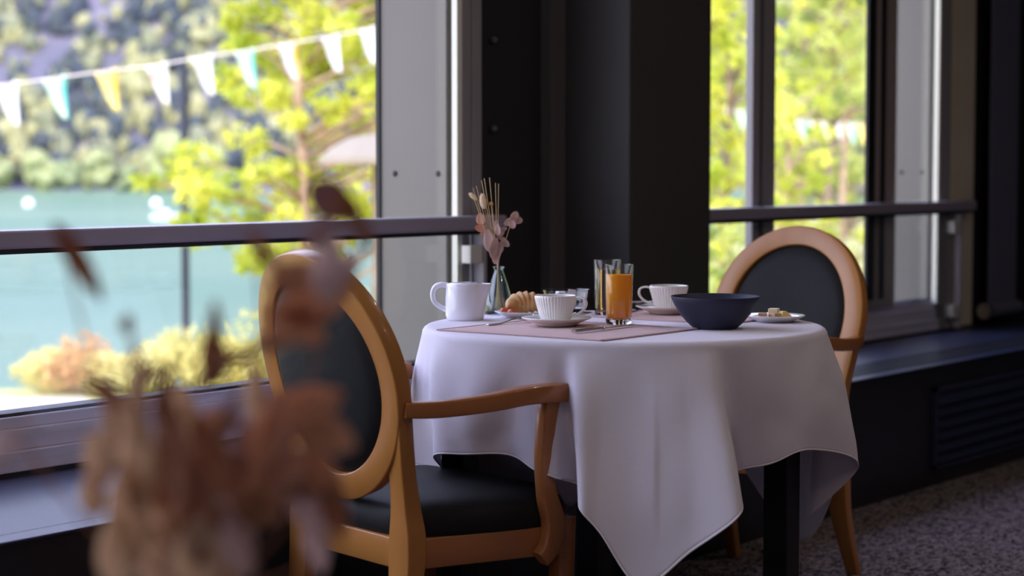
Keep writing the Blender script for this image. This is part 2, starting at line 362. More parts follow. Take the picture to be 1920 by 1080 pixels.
# ------------------------------------------------------------------ radiator cover bench
bn = empty('radiator_cover', (-1.0, -0.30, 0.0), label='long low black radiator cover bench running under all the windows', cat='radiator cover')
off = Matrix.Translation((1.0, 0.30, 0.0))
BY = -0.60
MB().box(X0+0.01, X1-0.01, BY+0.012, -0.002, 0.0, 0.400).build('body', MT['bench'], bn, smooth=False, mx=off)
tb = MB().box(X0+0.01, 0.95, BY+0.012, -0.002, 0.400, 0.423).box(0.95, X1-0.01, BY+0.235, -0.002, 0.400, 0.423).box(0.95, X1-0.01, BY+0.012, BY+0.06, 0.400, 0.423); tb.build('body_top', MT['bench'], bn, smooth=False, mx=off)
tb = MB().box(X0+0.01, X1-0.01, BY, BY+0.06, 0.423, 0.43).box(X0+0.01, 0.95, BY+0.06, -0.002, 0.423, 0.43).box(0.95, X1-0.01, BY+0.235, -0.002, 0.423, 0.43)
tb.build('bench_top', MT['bench_top'], bn, smooth=False, bevel=0.003, mx=off)
for k in range(7):
    y = BY + 0.075 + k*0.023
    MB().box(0.95, X1-0.01, y, y+0.010, 0.418, 0.4305).build('grille_slat', MT['grille'], bn, smooth=False, bevel=0.001, mx=off)
# front louvre recess
lv = empty('louvre_panel', (0, 0, 0)); lv.parent = bn
MB().box(1.62, X1-0.05, BY-0.004, BY+0.014, 0.335, 0.352).box(1.62, 1.635, BY-0.004, BY+0.014, 0.06, 0.352).box(1.62, X1-0.05, BY-0.004, BY+0.014, 0.06, 0.072).build('louvre_frame', MT['bench_top'], lv, smooth=False, mx=off)
for k in range(6):
    z = 0.31 - k*0.042
    q = MB().add([(1.635, BY-0.012, z-0.018), (X1-0.05, BY-0.012, z-0.018), (X1-0.05, BY+0.014, z+0.008), (1.635, BY+0.014, z+0.008)], [(0,1,2,3)])
    q.build('louvre', MT['bench_top'], lv, smooth=False, solid=0.004, mx=off)

# ------------------------------------------------------------------ roller blind right of the right window
rb = empty('roller_blind', (3.47, -0.05, 0.5), label='narrow midnight blue roller blind hanging at the far right of the windows', cat='blind')
off = Matrix.Translation((-3.47, 0.05, -0.5))
MB().box(3.33, 3.63, -0.062, -0.056, 0.52, 2.75).build('fabric', MT['blind'], rb, smooth=False, mx=off)
MB().tube([(3.315, -0.06, 0.50), (3.645, -0.06, 0.50)], 0.032, 16).build('bottom_bar', MT['blind'], rb, mx=off)
for x in (3.30, 3.65):
    MB().tube([(x-0.012, -0.06, 0.50), (x+0.012, -0.06, 0.50)], 0.036, 16).build('bar_end_cap', MT['steel'], rb, mx=off)
MB().tube([(3.30, -0.06, 2.78), (3.66, -0.06, 2.78)], 0.04, 16).build('roller', MT['blind'], rb, mx=off)

# ------------------------------------------------------------------ ceiling downlights
gl, N_, L_, b_ = nodes('lamp_diffuser'); b_.inputs['Emission Color'].default_value = (1, 0.78, 0.56, 1); b_.inputs['Emission Strength'].default_value = 6
for i, (x, y) in enumerate(LAMPS):
    t = empty('ceiling_light', (x, y, ZC), label='round recessed warm white ceiling light', cat='ceiling light', group='recessed ceiling lights')
    MB().lathe([(0.09, -0.004), (0.13, -0.010), (0.13, 0.0)], 32).build('trim_ring', MT['lamp_trim'], t)
    MB().lathe([(0.0, -0.005), (0.089, -0.005), (0.089, 0.0)], 32).build('diffuser', gl, t)
    l = bpy.data.lights.new('lamp', 'AREA'); l.shape = 'DISK'; l.size = 0.17; l.energy = LAMP_W; l.color = (1, 0.83, 0.78)
    o = bpy.data.objects.new('lamp', l); COL.objects.link(o); o.location = (x, y, ZC-0.02)

# ================================================================== table, cloth
TX, TZ, TH, TR = 0.252, 4.32, 0.770, 0.450
TC = pl(TX, TZ, 0)
def tp(dx, dz, h=TH):  # plan offset from the table centre
    return pl(TX+dx, TZ+dz, h)
table = empty('dining_table', TC, label='round dining table on square black legs under the white cloth', cat='table')
MB().lathe([(0.0, 0.735), (TR-0.006, 0.735), (TR-0.002, 0.740), (TR-0.002, 0.762), (TR-0.008, 0.7675), (0.0, 0.7675)], 72).build('tabletop', MT['table_leg'], table)
ap = MB()
for a in (-1, 1):
    ap.box(-0.25, 0.25, a*0.25-0.012, a*0.25+0.012, 0.66, 0.735); ap.box(a*0.25-0.012, a*0.25+0.012, -0.25, 0.25, 0.66, 0.735)
ap.build('apron', MT['table_leg'], table, smooth=False)
for a in (-1, 1):
    for b in (-1, 1):
        MB().box(a*0.262-0.031, a*0.262+0.031, b*0.262-0.031, b*0.262+0.031, 0.0, 0.735).build('leg', MT['table_leg'], table, smooth=False, bevel=0.003)

# hem of the cloth as seen from above: (angle at the table edge, radius, angle of the hem, height)
HEM = [(180,0.491,182.3,0.451),(198,0.425,197.0,0.459),(206,0.494,212.5,0.513),(217,0.483,223.1,0.524),(232,0.455,235.5,0.530),
 (241,0.495,245.4,0.510),(246,0.497,250.8,0.497),(251,0.430,254.9,0.470),(255,0.592,258.3,0.456),(262,0.598,262.2,0.410),(272,0.602,269.9,0.305),
 (281,0.600,279.4,0.370),(289,0.622,288.7,0.450),(295,0.435,296.5,0.489),(312,0.467,307.7,0.512),(328,0.484,321.5,0.530),(353,0.534,361.1,0.449),
 (368,0.440,372.0,0.313),(382,0.570,385.0,0.346),(397,0.585,399.0,0.205),(412,0.50,412,0.40),(424,0.53,424,0.49),(436,0.47,436,0.52),(448,0.50,448,0.48),
 (458,0.57,460,0.26),(470,0.50,472,0.42),(482,0.46,484,0.51),(500,0.50,500,0.52),(514,0.46,513,0.48),(524,0.48,524,0.30),(532,0.47,533,0.38)]
def hem_dense(m=14):
    n = len(HEM); P = [Vector((h[0], h[1]*math.cos(rad(h[2])), h[1]*math.sin(rad(h[2])))) for h in HEM]; Zs = [h[3] for h in HEM]; out = []
    for i in range(n):
        def g(j):
            k = j % n; sh = 360*(1 if j >= n else (-1 if j < 0 else 0))
            return Vector((P[k][0]+sh, P[k][1], P[k][2], Zs[k]))
        p0, p1, p2, p3 = g(i-1), g(i), g(i+1), g(i+2)
        for k in range(m):
            t = k/m; out.append(0.5*((2*p1) + (p2-p0)*t + (2*p0-5*p1+4*p2-p3)*t*t + (3*p1-p0-3*p2+p3)*t*t*t))
    return out
H = hem_dense(); nH = len(H); prof = []
vs = []; rows = []
def wl(x, y): return pl(TX+x, TZ+y, 0) - TC
for r_ in (0.0001, 0.15, 0.30, 0.38, 0.425):
    rows.append([Vector((*wl(r_*math.cos(rad(h[0])), r_*math.sin(rad(h[0]))).xy, TH)) for h in H])
for a in (0, 22, 45, 68, 90):
    rr = TR - 0.012 + 0.016*math.sin(rad(a)); zz = TH - 0.016*(1-math.cos(rad(a)))
    rows.append([Vector((*wl(rr*math.cos(rad(h[0])), rr*math.sin(rad(h[0]))).xy, zz)) for h in H])
NV = 30
for k in range(1, NV+1):
    t = k/NV; row = []
    for i, h in enumerate(H):
        e = 0.004
        tx, ty = (TR+e)*math.cos(rad(h[0])), (TR+e)*math.sin(rad(h[0]))
        hr = math.hypot(h[1], h[2])
        w = t**1.0
        bulge = 0.010*math.sin(PI*t)
        x = tx*(1-w) + h[1]*w; y = ty*(1-w) + h[2]*w
        q = Vector((x, y)); rr = q.length
        rmin = TR - 0.004 if t < 0.12 else 0
        q = q/rr*max(rr + bulge, rmin)
        fold = 0.0055*math.sin(rad(h[0])*13 + 1.2 + 1.3*math.sin(t*2+h[0]*0.02))*math.sin(PI*min(1, t*1.15+0.02))**0.8 * (1.2 if 190 < h[0] < 275 else 0.6)
        q = q*(1 + fold/TR)
        nz = mnoise.noise(Vector((h[0]*0.06, t*2.2, 3.1)))*0.010*min(1, t*3) + mnoise.noise(Vector((h[0]*0.17, t*4.0, 9.1)))*0.004*min(1, t*4)
        q = q*(1 + nz)
        z = (TH-0.016)*(1-t) + h[3]*t
        row.append(Vector((*wl(q.x, q.y).xy, z)))
    rows.append(row)
vs = [v for r_ in rows for v in r_]; fs = []
for k in range(len(rows)-1):
    for i in range(nH):
        j = (i+1) % nH; fs.append((k*nH+i, (k+1)*nH+i, (k+1)*nH+j, k*nH+j))
clo = MB().add(vs, fs).build('tablecloth', MT['cloth'], None, auto=0, solid=0.0016, merge=True)
clo.location = TC
tag(clo, 'white square tablecloth draped in folds over the round table', 'tablecloth')
hm = MB()
for k0, k1 in ((-2, -1),):
    a = rows[-2]; b = rows[-1]
    o_ = []
    for i in range(nH):
        d = Vector((b[i].x, b[i].y, 0)).normalized()*0.0016
        p = b[i]*0.55 + a[i]*0.45
        o_.append((p + d, b[i] + d))
    vv = [q for pr in o_ for q in pr]; ff = [(2*i, 2*i+1, 2*((i+1) % nH)+1, 2*((i+1) % nH)) for i in range(nH)]
    hm.add(vv, ff)
hm.build('hem', MT['hem'], clo, auto=0, solid=0.0006)

def wn_(s, t): # wall-aligned offset from table centre: s along the wall (+X), t towards the room (-Y)
    return Vector((TC.x + s, TC.y - t))
def placemat(s0, s1, t0, t1, label):
    c = wn_((s0+s1)/2, (t0+t1)/2); o = MB()
    nx, ny = 16, 20; v = []; f = []
    for i in range(nx+1):
        for j in range(ny+1):
            x = (s1-s0)*(i/nx-0.5); y = (t1-t0)*(j/ny-0.5)
            v.append((x, -y, 0.0016 + 0.0006*math.sin(i*0.9)*math.sin(j*0.7)))
    for i in range(nx):
        for j in range(ny):
            a = i*(ny+1)+j; f.append((a, a+1, a+ny+2, a+ny+1))
    o.add(v, f); ob = o.build('placemat', MT['mat'], None, auto=0, solid=0.0016); ob.location = (c.x, c.y, TH + 0.0006)
    sx_, sy_ = (s1-s0)/2, (t1-t0)/2; e = 0.004
    st = MB()
    st.box(-sx_, sx_, -sy_, -sy_+e, 0.0022, 0.0036).box(-sx_, sx_, sy_-e, sy_, 0.0022, 0.0036).box(-sx_, -sx_+e, -sy_, sy_, 0.0022, 0.0036).box(sx_-e, sx_, -sy_, sy_, 0.0022, 0.0036)
    st.build('stitched_border', MT['mat'], ob, smooth=False)
    tag(ob, label, 'placemat', 'dusty pink placemats'); return ob
placemat(-0.382, -0.012, -0.232, 0.205, 'dusty pink placemat at the near setting, under the knife and juice glass')
placemat(0.135, 0.405, -0.19, 0.19, 'dusty pink placemat at the far setting, under the cup behind the bowl')
PM = TH + 0.0042   # top of a placemat

# ================================================================== chairs
def make_chair(loc, rz, label):
    t = empty('armchair', loc, rz, label=label, cat='chair', group='oval-backed wooden armchairs at the table')
    rec = rad(13.0); C0 = Vector((-0.247, 0, 0.707)); U = Vector((-math.sin(rec), 0, math.cos(rec))); Nn = Vector((math.cos(rec), 0, math.sin(rec)))
    ry, rz_ = 0.209, 0.231
    n = 72; ringp = []
    for k in range(n):
        a = 2*PI*k/n; y = ry*math.cos(a); s = rz_*math.sin(a)
        p = C0 + Vector((0, y, 0)) + U*s + Nn*(0.55*y*y)
        ringp.append(p)
    sec = rrect(0.055, 0.036, 0.0035, 2)
    MB().sweep(ringp, lambda k: sec, closed=True, up=lambda k: Nn).build('back_frame', MT['wood'], t, auto=50)
    # upholstered oval pad, domed on both faces
    pad = MB(); rings = 10
    for side in (1, -1):
        v = []; f = []
        for j in range(rings+1):
            q = j/rings
            for k in range(n):
                a = 2*PI*k/n; y = (ry-0.022)*q*math.cos(a); s = (rz_-0.022)*q*math.sin(a)
                d = 0.012 + (0.018 if side > 0 else 0.010)*(1-q**4)
                if j == rings: d = 0.002
                v.append(C0 + Vector((0, y, 0)) + U*s + Nn*(0.55*y*y + side*d))
        for j in range(rings):
            for k in range(n):
                k2 = (k+1) % n; q4 = (j*n+k, j*n+k2, (j+1)*n+k2, (j+1)*n+k); f.append(q4 if side < 0 else q4[::-1])
        pad.add(v, f)
    pad.build('backrest_pad', MT['uphol'], t, auto=60, merge=True)
    # rear legs run down from the ring
    for s in (-1, 1):
        pts = spline([(-0.2085, s*0.2000, 0.645), (-0.1985, s*0.1915, 0.59), (-0.187, s*0.184, 0.53), (-0.177, s*0.181, 0.46), (-0.173, s*0.182, 0.39), (-0.177, s*0.182, 0.32), (-0.195, s*0.183, 0.20), (-0.225, s*0.187, 0.10), (-0.265, s*0.192, 0.0)], 6)
        m = len(pts)
        def sc(k, m=m):
            z = pts[k].z
            w = 0.050 - 0.004*math.exp(-((z-0.52)/0.05)**2) + 0.018/(1+math.exp((z-0.425)/0.014)) - 0.034*max(0, (0.34-z)/0.34)
            d = 0.0355 + 0.010*math.exp(-((z-0.38)/0.08)**2) - 0.010*max(0, (0.30-z)/0.30)
            return rrect(w, d, 0.003, 2)
        MB().sweep(pts, sc, up=lambda k: Nn).build('rear_leg', MT['wood'], t, auto=50)
    # front legs
    for s in (-1, 1):
        pts = [Vector((0.178, s*0.238, 0.405 - 0.405*k/8)) for k in range(9)]
        MB().sweep(pts, lambda k: rrect(0.046-0.016*k/8, 0.046-0.016*k/8, 0.006, 2), up=Vector((1, 0, 0))).build('front_leg', MT['wood_arm'], t, auto=50)
    # aprons
    def rail(a, b, name, mat, th=0.024, z0=0.332, z1=0.393, bow=0.0):
        a = Vector(a); b = Vector(b); pts = [a.lerp(b, k/10) + Vector((bow*math.sin(PI*k/10), 0, 0)) for k in range(11)]
        pts = [Vector((p.x, p.y, (z0+z1)/2)) for p in pts]
        MB().sweep(pts, lambda k: rrect(th, z1-z0, 0.003, 2), up=Vector((0, 0, 1))).build(name, mat, t, auto=50)
    rail((-0.180, -0.178, 0), (-0.180, 0.178, 0), 'rear_rail', MT['wood'])
    rail((0.182, -0.245, 0), (0.182, 0.245, 0), 'front_rail', MT['wood_arm'], bow=0.03)
    for s in (-1, 1): rail((-0.178, s*0.188, 0), (0.172, s*0.250, 0), 'side_rail', MT['wood_arm'])
    # seat cushion
    v = []; f = []; nn = 64
    def outline(a, g):
        c, s_ = math.cos(a), math.sin(a); e = 0.42
        x = abs(c)**e*(1 if c > 0 else -1); y = abs(s_)**e*(1 if s_ > 0 else -1)
        hw = 0.235 + 0.037*x
        return ((0.205*x if x > 0 else 0.190*x) + 0.005 + (0.022*(1-y*y) if x > 0 else 0))*g, y*hw*g
    prof_ = [(0.97, 0.386), (1.0, 0.395), (1.012, 0.412), (1.008, 0.428), (0.985, 0.443), (0.93, 0.455), (0.82, 0.463), (0.6, 0.469), (0.3, 0.472), (0.001, 0.473)]
    for g, z in prof_:
        for k in range(nn):
            x, y = outline(2*PI*k/nn, g); v.append((x, y, z))
    for j in range(len(prof_)-1):
        for k in range(nn):
            k2 = (k+1) % nn; f.append((j*nn+k, j*nn+k2, (j+1)*nn+k2, (j+1)*nn+k))
    f.append(tuple(reversed(range(nn))))
    MB().add(v, f).build('seat', MT['uphol'], t, auto=60)
    # arms with their curved supports
    for s in (-1, 1):
        pts = spline([(-0.212, s*0.222, 0.655), (-0.14, s*0.240, 0.653), (-0.03, s*0.258, 0.659), (0.06, s*0.267, 0.668), (0.150, s*0.270, 0.669)], 6); m = len(pts)
        MB().sweep(pts, lambda k, m=m: rrect(0.034+0.012*k/m, 0.030+0.008*k/m, 0.004, 2), up=Vector((0, 0, 1))).build('armrest', MT['wood_arm'], t, auto=50)
        pts = spline([(0.122, s*0.266, 0.655), (0.112, s*0.266, 0.60), (0.106, s*0.266, 0.53), (0.115, s*0.266, 0.46), (0.132, s*0.266, 0.40), (0.122, s*0.264, 0.352), (0.100, s*0.262, 0.330)], 6)
        def sc2(k, pts=pts):
            z = pts[k].z
            w = 0.030 + 0.016*math.exp(-((z-0.40)/0.07)**2) + 0.008*max(0, (z-0.56)/0.1)
            return rrect(w, 0.030, 0.005, 2)
        MB().sweep(pts, sc2, up=Vector((0, 1, 0))).build('arm_support', MT['wood_arm'], t, auto=50)
    return t
# plan heading 51 deg right of the view axis for the near chair; the far chair faces back along the wall
def plan_rz(fx, fz):
    d = pl(fx, fz) - pl(0, 0); return math.atan2(d.y, d.x)
near = make_chair(pl(-0.326+0.18*0.777, 3.89+0.18*0.629, 0), plan_rz(0.777, 0.629), 'near wooden armchair with oval black backrest, seen from behind at the left')
far = make_chair(pl(0.637, 5.180, 0), plan_rz(-0.604, -0.797), 'far wooden armchair with oval black backrest, facing us behind the navy bowl')

# ================================================================== things on the table
def T(dx, dz, h=TH): return tp(dx, dz, h)
# --- ribbed cup
def make_cup(loc, rz, label):
    t = empty('coffee_cup', loc, rz, label=label, cat='cup', group='white ribbed coffee cups'); t.scale = (1, 1, 0.90)
    pr = [(0.0, 0.0), (0.024, 0.0), (0.0265, 0.002), (0.031, 0.006), (0.0345, 0.016), (0.0385, 0.032), (0.0425, 0.048), (0.0455, 0.060), (0.0468, 0.0655), (0.0460, 0.0668), (0.0448, 0.0655), (0.0435, 0.058), (0.039, 0.040), (0.034, 0.020), (0.026, 0.009), (0.0, 0.007)]
    def rip(a, k, z):
        return (0.0017*abs(math.cos(a*20)) if 3 <= k <= 7 else 0)
    MB().lathe(pr, 320, ripple=rip).build('cup_body', MT['porcelain'], t, auto=0)
    MB().lathe([(0.0, 0.052), (0.0405, 0.052), (0.0405, 0.0525), (0.0, 0.0525)], 40).build('coffee', M('dark_coffee', (0.05, 0.022, 0.01), 0.1), t)
    pts = spline([(0.0435, 0, 0.060), (0.056, 0, 0.0625), (0.068, 0, 0.058), (0.0715, 0, 0.046), (0.066, 0, 0.033), (0.054, 0, 0.023), (0.040, 0, 0.017), (0.034, 0, 0.016)], 7)
    MB().sweep(pts, lambda k: rrect(0.0056, 0.010, 0.0026, 3), up=Vector((0, 1, 0))).build('handle', MT['porcelain'], t, auto=0)
    return t
def make_saucer(loc, label, R_=0.0785):
    pr = [(0.0, 0.004), (0.022, 0.004), (0.040, 0.0), (0.044, 0.0), (0.046, 0.003), (0.060, 0.0095), (R_-0.001, 0.0165), (R_, 0.0178), (R_-0.001, 0.0188), (0.060, 0.0125), (0.044, 0.0075), (0.028, 0.0068), (0.0, 0.0068)]
    o = MB().lathe(pr, 72).build('saucer', MT['saucer'], None, auto=0); o.location = loc
    return tag(o, label, 'saucer', 'white saucers')
def rot_to(fx, fz): return plan_rz(fx, fz)
make_saucer(T(-0.153, -0.062, PM), 'white saucer under the near ribbed cup, on the near placemat')
make_cup(T(-0.155, -0.060, PM+0.0070), rot_to(0.93, -0.36), 'ribbed white coffee cup in front of the croissant, handle to the right')
make_saucer(T(0.124, 0.300, PM), 'white saucer at the far setting, left of and behind the navy bowl')
make_cup(T(0.126, 0.302, PM+0.0070), rot_to(-0.97, 0.1), 'ribbed white coffee cup behind the navy bowl, handle to the left')
# --- cutlery: a spoon / fork / knife along a 3D path, local x from handle end to tip
def cutlery(kind, loc, rz, label, tilt=0.0, L=0.13):
    t = MB()
    if kind == 'teaspoon':
        pts = spline([(0, 0, 0.0015), (0.03, 0, 0.0015), (0.07, 0, 0.004), (0.09, 0, 0.0035), (0.10, 0, 0.001)], 5); m = len(pts)
        t.sweep(pts, lambda k: rrect(0.0090-0.005*min(1, k/(m*0.6)), 0.0022, 0.001, 2), up=Vector((0, 0, 1)))
        v = []; f = []
        for j in range(7):
            q = j/6
            for i in range(24):
                a = 2*PI*i/24; v.append((0.119 + 0.0215*q*math.cos(a), 0.0135*q*math.sin(a)*(1+0.12*math.cos(a)), -0.0015 + 0.006*q*q))
        for j in range(6):
            for i in range(24): i2 = (i+1) % 24; f.append((j*24+i, j*24+i2, (j+1)*24+i2, (j+1)*24+i))
        t.add(v, f)
        o = t.build('teaspoon', MT['cutlery'], None, auto=0, solid=0.0010); cat = 'spoon'
    elif kind == 'fork':
        pts = spline([(0, 0, 0.001), (0.04, 0, 0.001), (0.085, 0, 0.008), (0.115, 0, 0.009), (0.128, 0, 0.0055)], 5); m = len(pts)
        t.sweep(pts, lambda k: rrect(0.0115-0.0075*min(1, k/(m*0.5)) + 0.011*max(0, (k/m-0.78)/0.22), 0.0022, 0.001, 2), up=Vector((0, 0, 1)))
        for y in (-0.0075, -0.0025, 0.0025, 0.0075):
            pp = spline([(0.124, y*0.85, 0.006), (0.136, y, 0.0035), (0.150, y, 0.004), (0.166, y, 0.008)], 4)
            t.sweep(pp, lambda k: rrect(0.0026-0.0012*k/len(pp), 0.0016, 0.0006, 1), up=Vector((0, 0, 1)))
        o = t.build('fork', MT['cutlery'], None, auto=0); cat = 'fork'
    else:
        pts = [Vector((L*0.45*k/8, 0, 0.0045)) for k in range(9)]
        t.sweep(pts, lambda k: rrect(0.0115-0.003*k/8, 0.0065-0.001*k/8, 0.0025, 3), up=Vector((0, 0, 1)))
        t.ball((L*0.47, 0, 0.0042), 0.004, 0.0062, 0.0042)
        pts = [Vector((L*(0.47+0.53*k/14), 0.0012*k/14, 0.0035)) for k in range(15)]
        t.sweep(pts, lambda k: rrect(0.0065 + 0.007*math.sin(PI*min(1, k/14*0.93+0.07))**0.6, 0.0016, 0.0007, 1), up=Vector((0, 0, 1)))
        o = t.build('knife', MT['cutlery'], None, auto=40); cat = 'knife'
    o.location = loc; o.rotation_euler = (0, tilt, rz)
    return tag(o, label, cat)
p0, p1 = Vector((-0.122, -0.275)), Vector((0.023, -0.069))
cutlery('knife', T(-0.122, -0.268, PM), rot_to(0.60, 0.80), 'silver table knife lying on the near placemat before the juice glass', L=0.235)
cutlery('fork', T(-0.306, -0.060, PM), rot_to(0.66, 0.75), 'silver fork on the near placemat with tines beside the croissant plate')
cutlery('teaspoon', T(-0.205, -0.030, PM+0.0195), rot_to(0.95, 0.30), 'silver teaspoon lying across the near saucer behind its cup')
cutlery('teaspoon', T(0.170, 0.352, PM+0.0205), rot_to(-0.98, -0.10), 'silver teaspoon on the far saucer, bowl end out to the left', tilt=-0.02)
cutlery('knife', T(0.03, 0.330, TH+0.001), rot_to(0.35, 0.94), 'small knife lying behind the juice glass, only its handle end showing', L=0.10)
# --- small milk jug / pot
jug = empty('milk_jug', T(-0.361, 0.140, TH+0.0008), rot_to(0.99, -0.12), label='glossy white porcelain jug with lid and loop handle at the table\'s left edge', cat='jug'); jug.scale = (1, 1, 0.95)
pr = [(0.0, 0.0), (0.040, 0.0), (0.0425, 0.0015), (0.0455, 0.012), (0.0465, 0.030), (0.0458, 0.055), (0.0440, 0.078), (0.0432, 0.0885), (0.0422, 0.0895), (0.0408, 0.0885), (0.0425, 0.06), (0.043, 0.02), (0.036, 0.005), (0.0, 0.004)]
def jrip(a, k, z):
    c = math.cos(a)
    if c > 0.80 and 5 <= k <= 10: return 0.020*((c-0.80)/0.20)**1.5*max(0, (z-0.045)/0.045)
    return 0
MB().lathe(pr, 128, ripple=jrip).build('jug_body', MT['pot'], jug, auto=0)
MB().lathe([(0.0, 0.088), (0.0405, 0.088), (0.0405, 0.0895), (0.030, 0.0915), (0.012, 0.0925), (0.010, 0.0915), (0.0, 0.0910)], 64).build('lid', MT['pot'], jug, auto=0)
pts = spline([(-0.041, 0, 0.084), (-0.055, 0, 0.0855), (-0.070, 0, 0.080), (-0.0765, 0, 0.064), (-0.073, 0, 0.045), (-0.062, 0, 0.034), (-0.050, 0, 0.027), (-0.043, 0, 0.025)], 7)
MB().sweep(pts, lambda k: [((0.0058 + 0.002*abs(k/len(pts)-0.5)*2)*math.cos(2*PI*i/16), 0.0072*math.sin(2*PI*i/16)) for i in range(16)], up=Vector((0, 1, 0))).build('handle', MT['pot'], jug, auto=0)
# --- drinking glasses
def tumbler(loc, label, liquid, fill, lname):
    t = empty('drinking_glass', loc, 0, label=label, cat='glass', group='tall straight drinking glasses')
    pr = [(0.0, 0.0), (0.0270, 0.0), (0.0290, 0.002), (0.0300, 0.008), (0.0322, 0.132), (0.0318, 0.134), (0.0308, 0.1332), (0.0303, 0.130), (0.0284, 0.016), (0.0262, 0.0135), (0.0, 0.0130)]
    MB().lathe([(0.0290, 0.0115)] + pr[4:10] + [(0.0283, 0.0135)], 64).build('glass_body', MT['glass_thin'], t, auto=40)
    MB().lathe([(0.0, 0.0), (0.0270, 0.0), (0.0290, 0.002), (0.0302, 0.0112), (0.0280, 0.0125), (0.0, 0.0125)], 64).build('glass_base', MT['glass'], t, auto=40)
    def ri(z): return 0.0284 + (0.0303-0.0284)*(z-0.016)/0.114 - 0.00025
    q = [(0.0, 0.0134), (0.0255, 0.0140), (0.0278, 0.0165)] + [(ri(z), z) for z in (0.03, 0.06, 0.09, fill-0.001)] + [(ri(fill)-0.0012, fill), (0.0, fill)]
    MB().lathe(q, 64).build(lname, liquid, t, auto=40)
    return t
tumbler(T(-0.012, -0.022, PM), 'tall glass of bright orange juice standing on the near placemat', MT['juice'], 0.111, 'orange_juice')
tumbler(T(-0.024, 0.272, TH+0.0008), 'tall glass of amber juice just behind the orange juice glass', MT['amber'], 0.112, 'amber_juice')
# --- glass sugar bowl with sachets
sg = empty('sugar_bowl', T(-0.118, 0.375, TH+0.0008), 0, label='low clear glass bowl holding white sugar sachets, behind the near cup', cat='bowl')
MB().lathe([(0.0, 0.0), (0.040, 0.0), (0.043, 0.002), (0.0455, 0.008), (0.052, 0.035), (0.0585, 0.053), (0.0590, 0.0555), (0.0575, 0.0560), (0.0560, 0.053), (0.0495, 0.035), (0.0425, 0.011), (0.038, 0.008), (0.0, 0.0075)], 64).build('glass_body', MT['glass'], sg, auto=40)
for k in range(11):
    a = R.uniform(0, 2*PI); r_ = R.uniform(0.0, 0.020)
    s_ = MB().box(-0.016, 0.016, -0.022, 0.022, -0.0016, 0.0016).build('sugar_sachet', MT['paper'], None, smooth=False, bevel=0.0012)
    s_.location = sg.location + Vector((r_*math.cos(a), r_*math.sin(a), 0.014 + 0.0034*k)); s_.rotation_euler = (R.uniform(-.18, .18), R.uniform(-.18, .18), R.uniform(0, 3))
    tag(s_, 'white paper sugar sachet heaped in the clear glass bowl', 'sugar sachet', 'sugar sachets in the glass bowl')
tg = MB().box(-0.0095, 0.0095, -0.0008, 0.0008, -0.013, 0.013).build('sugar_sachet', MT['paper'], None, smooth=False, bevel=0.0006)
tg.location = sg.location + Vector((-0.030, -0.036, 0.046)); tg.rotation_euler = (0.15, 0.1, rot_to(1, 0)); tag(tg, 'white paper sachet standing up against the glass bowl rim', 'sugar sachet')
# --- navy bowl
bw = MB().lathe([(0.0, 0.003), (0.040, 0.003), (0.042, 0.0), (0.047, 0.0), (0.050, 0.003), (0.064, 0.016), (0.080, 0.036), (0.0925, 0.058), (0.0975, 0.0705), (0.0970, 0.0718), (0.0955, 0.0712), (0.0895, 0.058), (0.076, 0.038), (0.060, 0.020), (0.044, 0.010), (0.0, 0.007)], 96).build('serving_bowl', MT['bowl'], None, auto=0)
bw.location = T(0.195, -0.105, TH+0.0008); tag(bw, 'wide matt navy stoneware bowl at the front right of the table', 'bowl')
# --- plates
def plate(loc, R_, label):
    o = MB().lathe([(0.0, 0.003), (R_*0.52, 0.003), (R_*0.55, 0.0), (R_*0.60, 0.0), (R_*0.64, 0.003), (R_*0.85, 0.0085), (R_, 0.0140), (R_+0.0006, 0.0152), (R_-0.001, 0.0160), (R_*0.82, 0.0105), (R_*0.62, 0.0062), (0.0, 0.0058)], 80).build('side_plate', MT['porcelain'], None, auto=0)
    o.location = loc; return tag(o, label, 'plate', 'small white side plates')
pc = T(-0.223, 0.212, TH+0.0008)
plate(pc, 0.070, 'small white plate carrying the croissant, behind the fork')
pz = T(0.352, 0.085, TH+0.0008)
plate(pz, 0.070, 'small white plate with bread and cheese at the table\'s right edge')
# croissant: a crescent with ridged rolls
cpts = []; nC = 90
for k in range(nC+1):
    u = k/nC; a = rad(-70 + 140*u); cpts.append(Vector((0.052*math.sin(a), 0.036*(math.cos(a)-0.62), 0.004*math.sin(PI*u))))
def crs(k):
    u = k/nC; env = math.sin(PI*min(max(u**0.8, 0.015), 0.985))**0.72
    seg = (u*8) % 1.0; st = 0.80 + 0.24*(seg/0.72 if seg < 0.72 else (1-seg)/0.28)**0.7
    r_ = 0.0265*env*st + 0.0015
    return [(r_*1.0*math.cos(2*PI*i/24), r_*(0.95+0.1*math.sin(2*PI*i/24))*math.sin(2*PI*i/24)) for i in range(24)]
cro = MB().sweep(cpts, crs).build('croissant', MT['croissant'], None, auto=0)
cro.location = pc + Vector((0.012*SA, -0.012*CA, 0.0285)); cro.rotation_euler = (0.0, 0.0, rot_to(1, 0.1)+PI*0)
tag(cro, 'golden brown croissant with ridged rolls lying on the small plate', 'croissant')
bp_ = plan_off = None
for k, (dx, dz, r_, hh) in enumerate(((-0.044, -0.014, 0.0115, 0.013), (-0.030, -0.034, 0.010, 0.012))):
    b_o = MB().ball((0, 0, 0), r_*1.35, r_, r_*0.8, fn=lambda d: 1+0.08*mnoise.noise(d*3)).build('strawberry_piece', MT['berry'], None, auto=0)
    b_o.location = T(-0.223+dx, 0.212+dz, TH+0.0068+hh*0.72); b_o.rotation_euler = (0, 0.2, k)
    tag(b_o, 'red strawberry piece on the croissant plate, %s' % ('larger one at its left rim' if k == 0 else 'smaller one at its front'), 'strawberry piece', 'red fruit on the croissant plate')
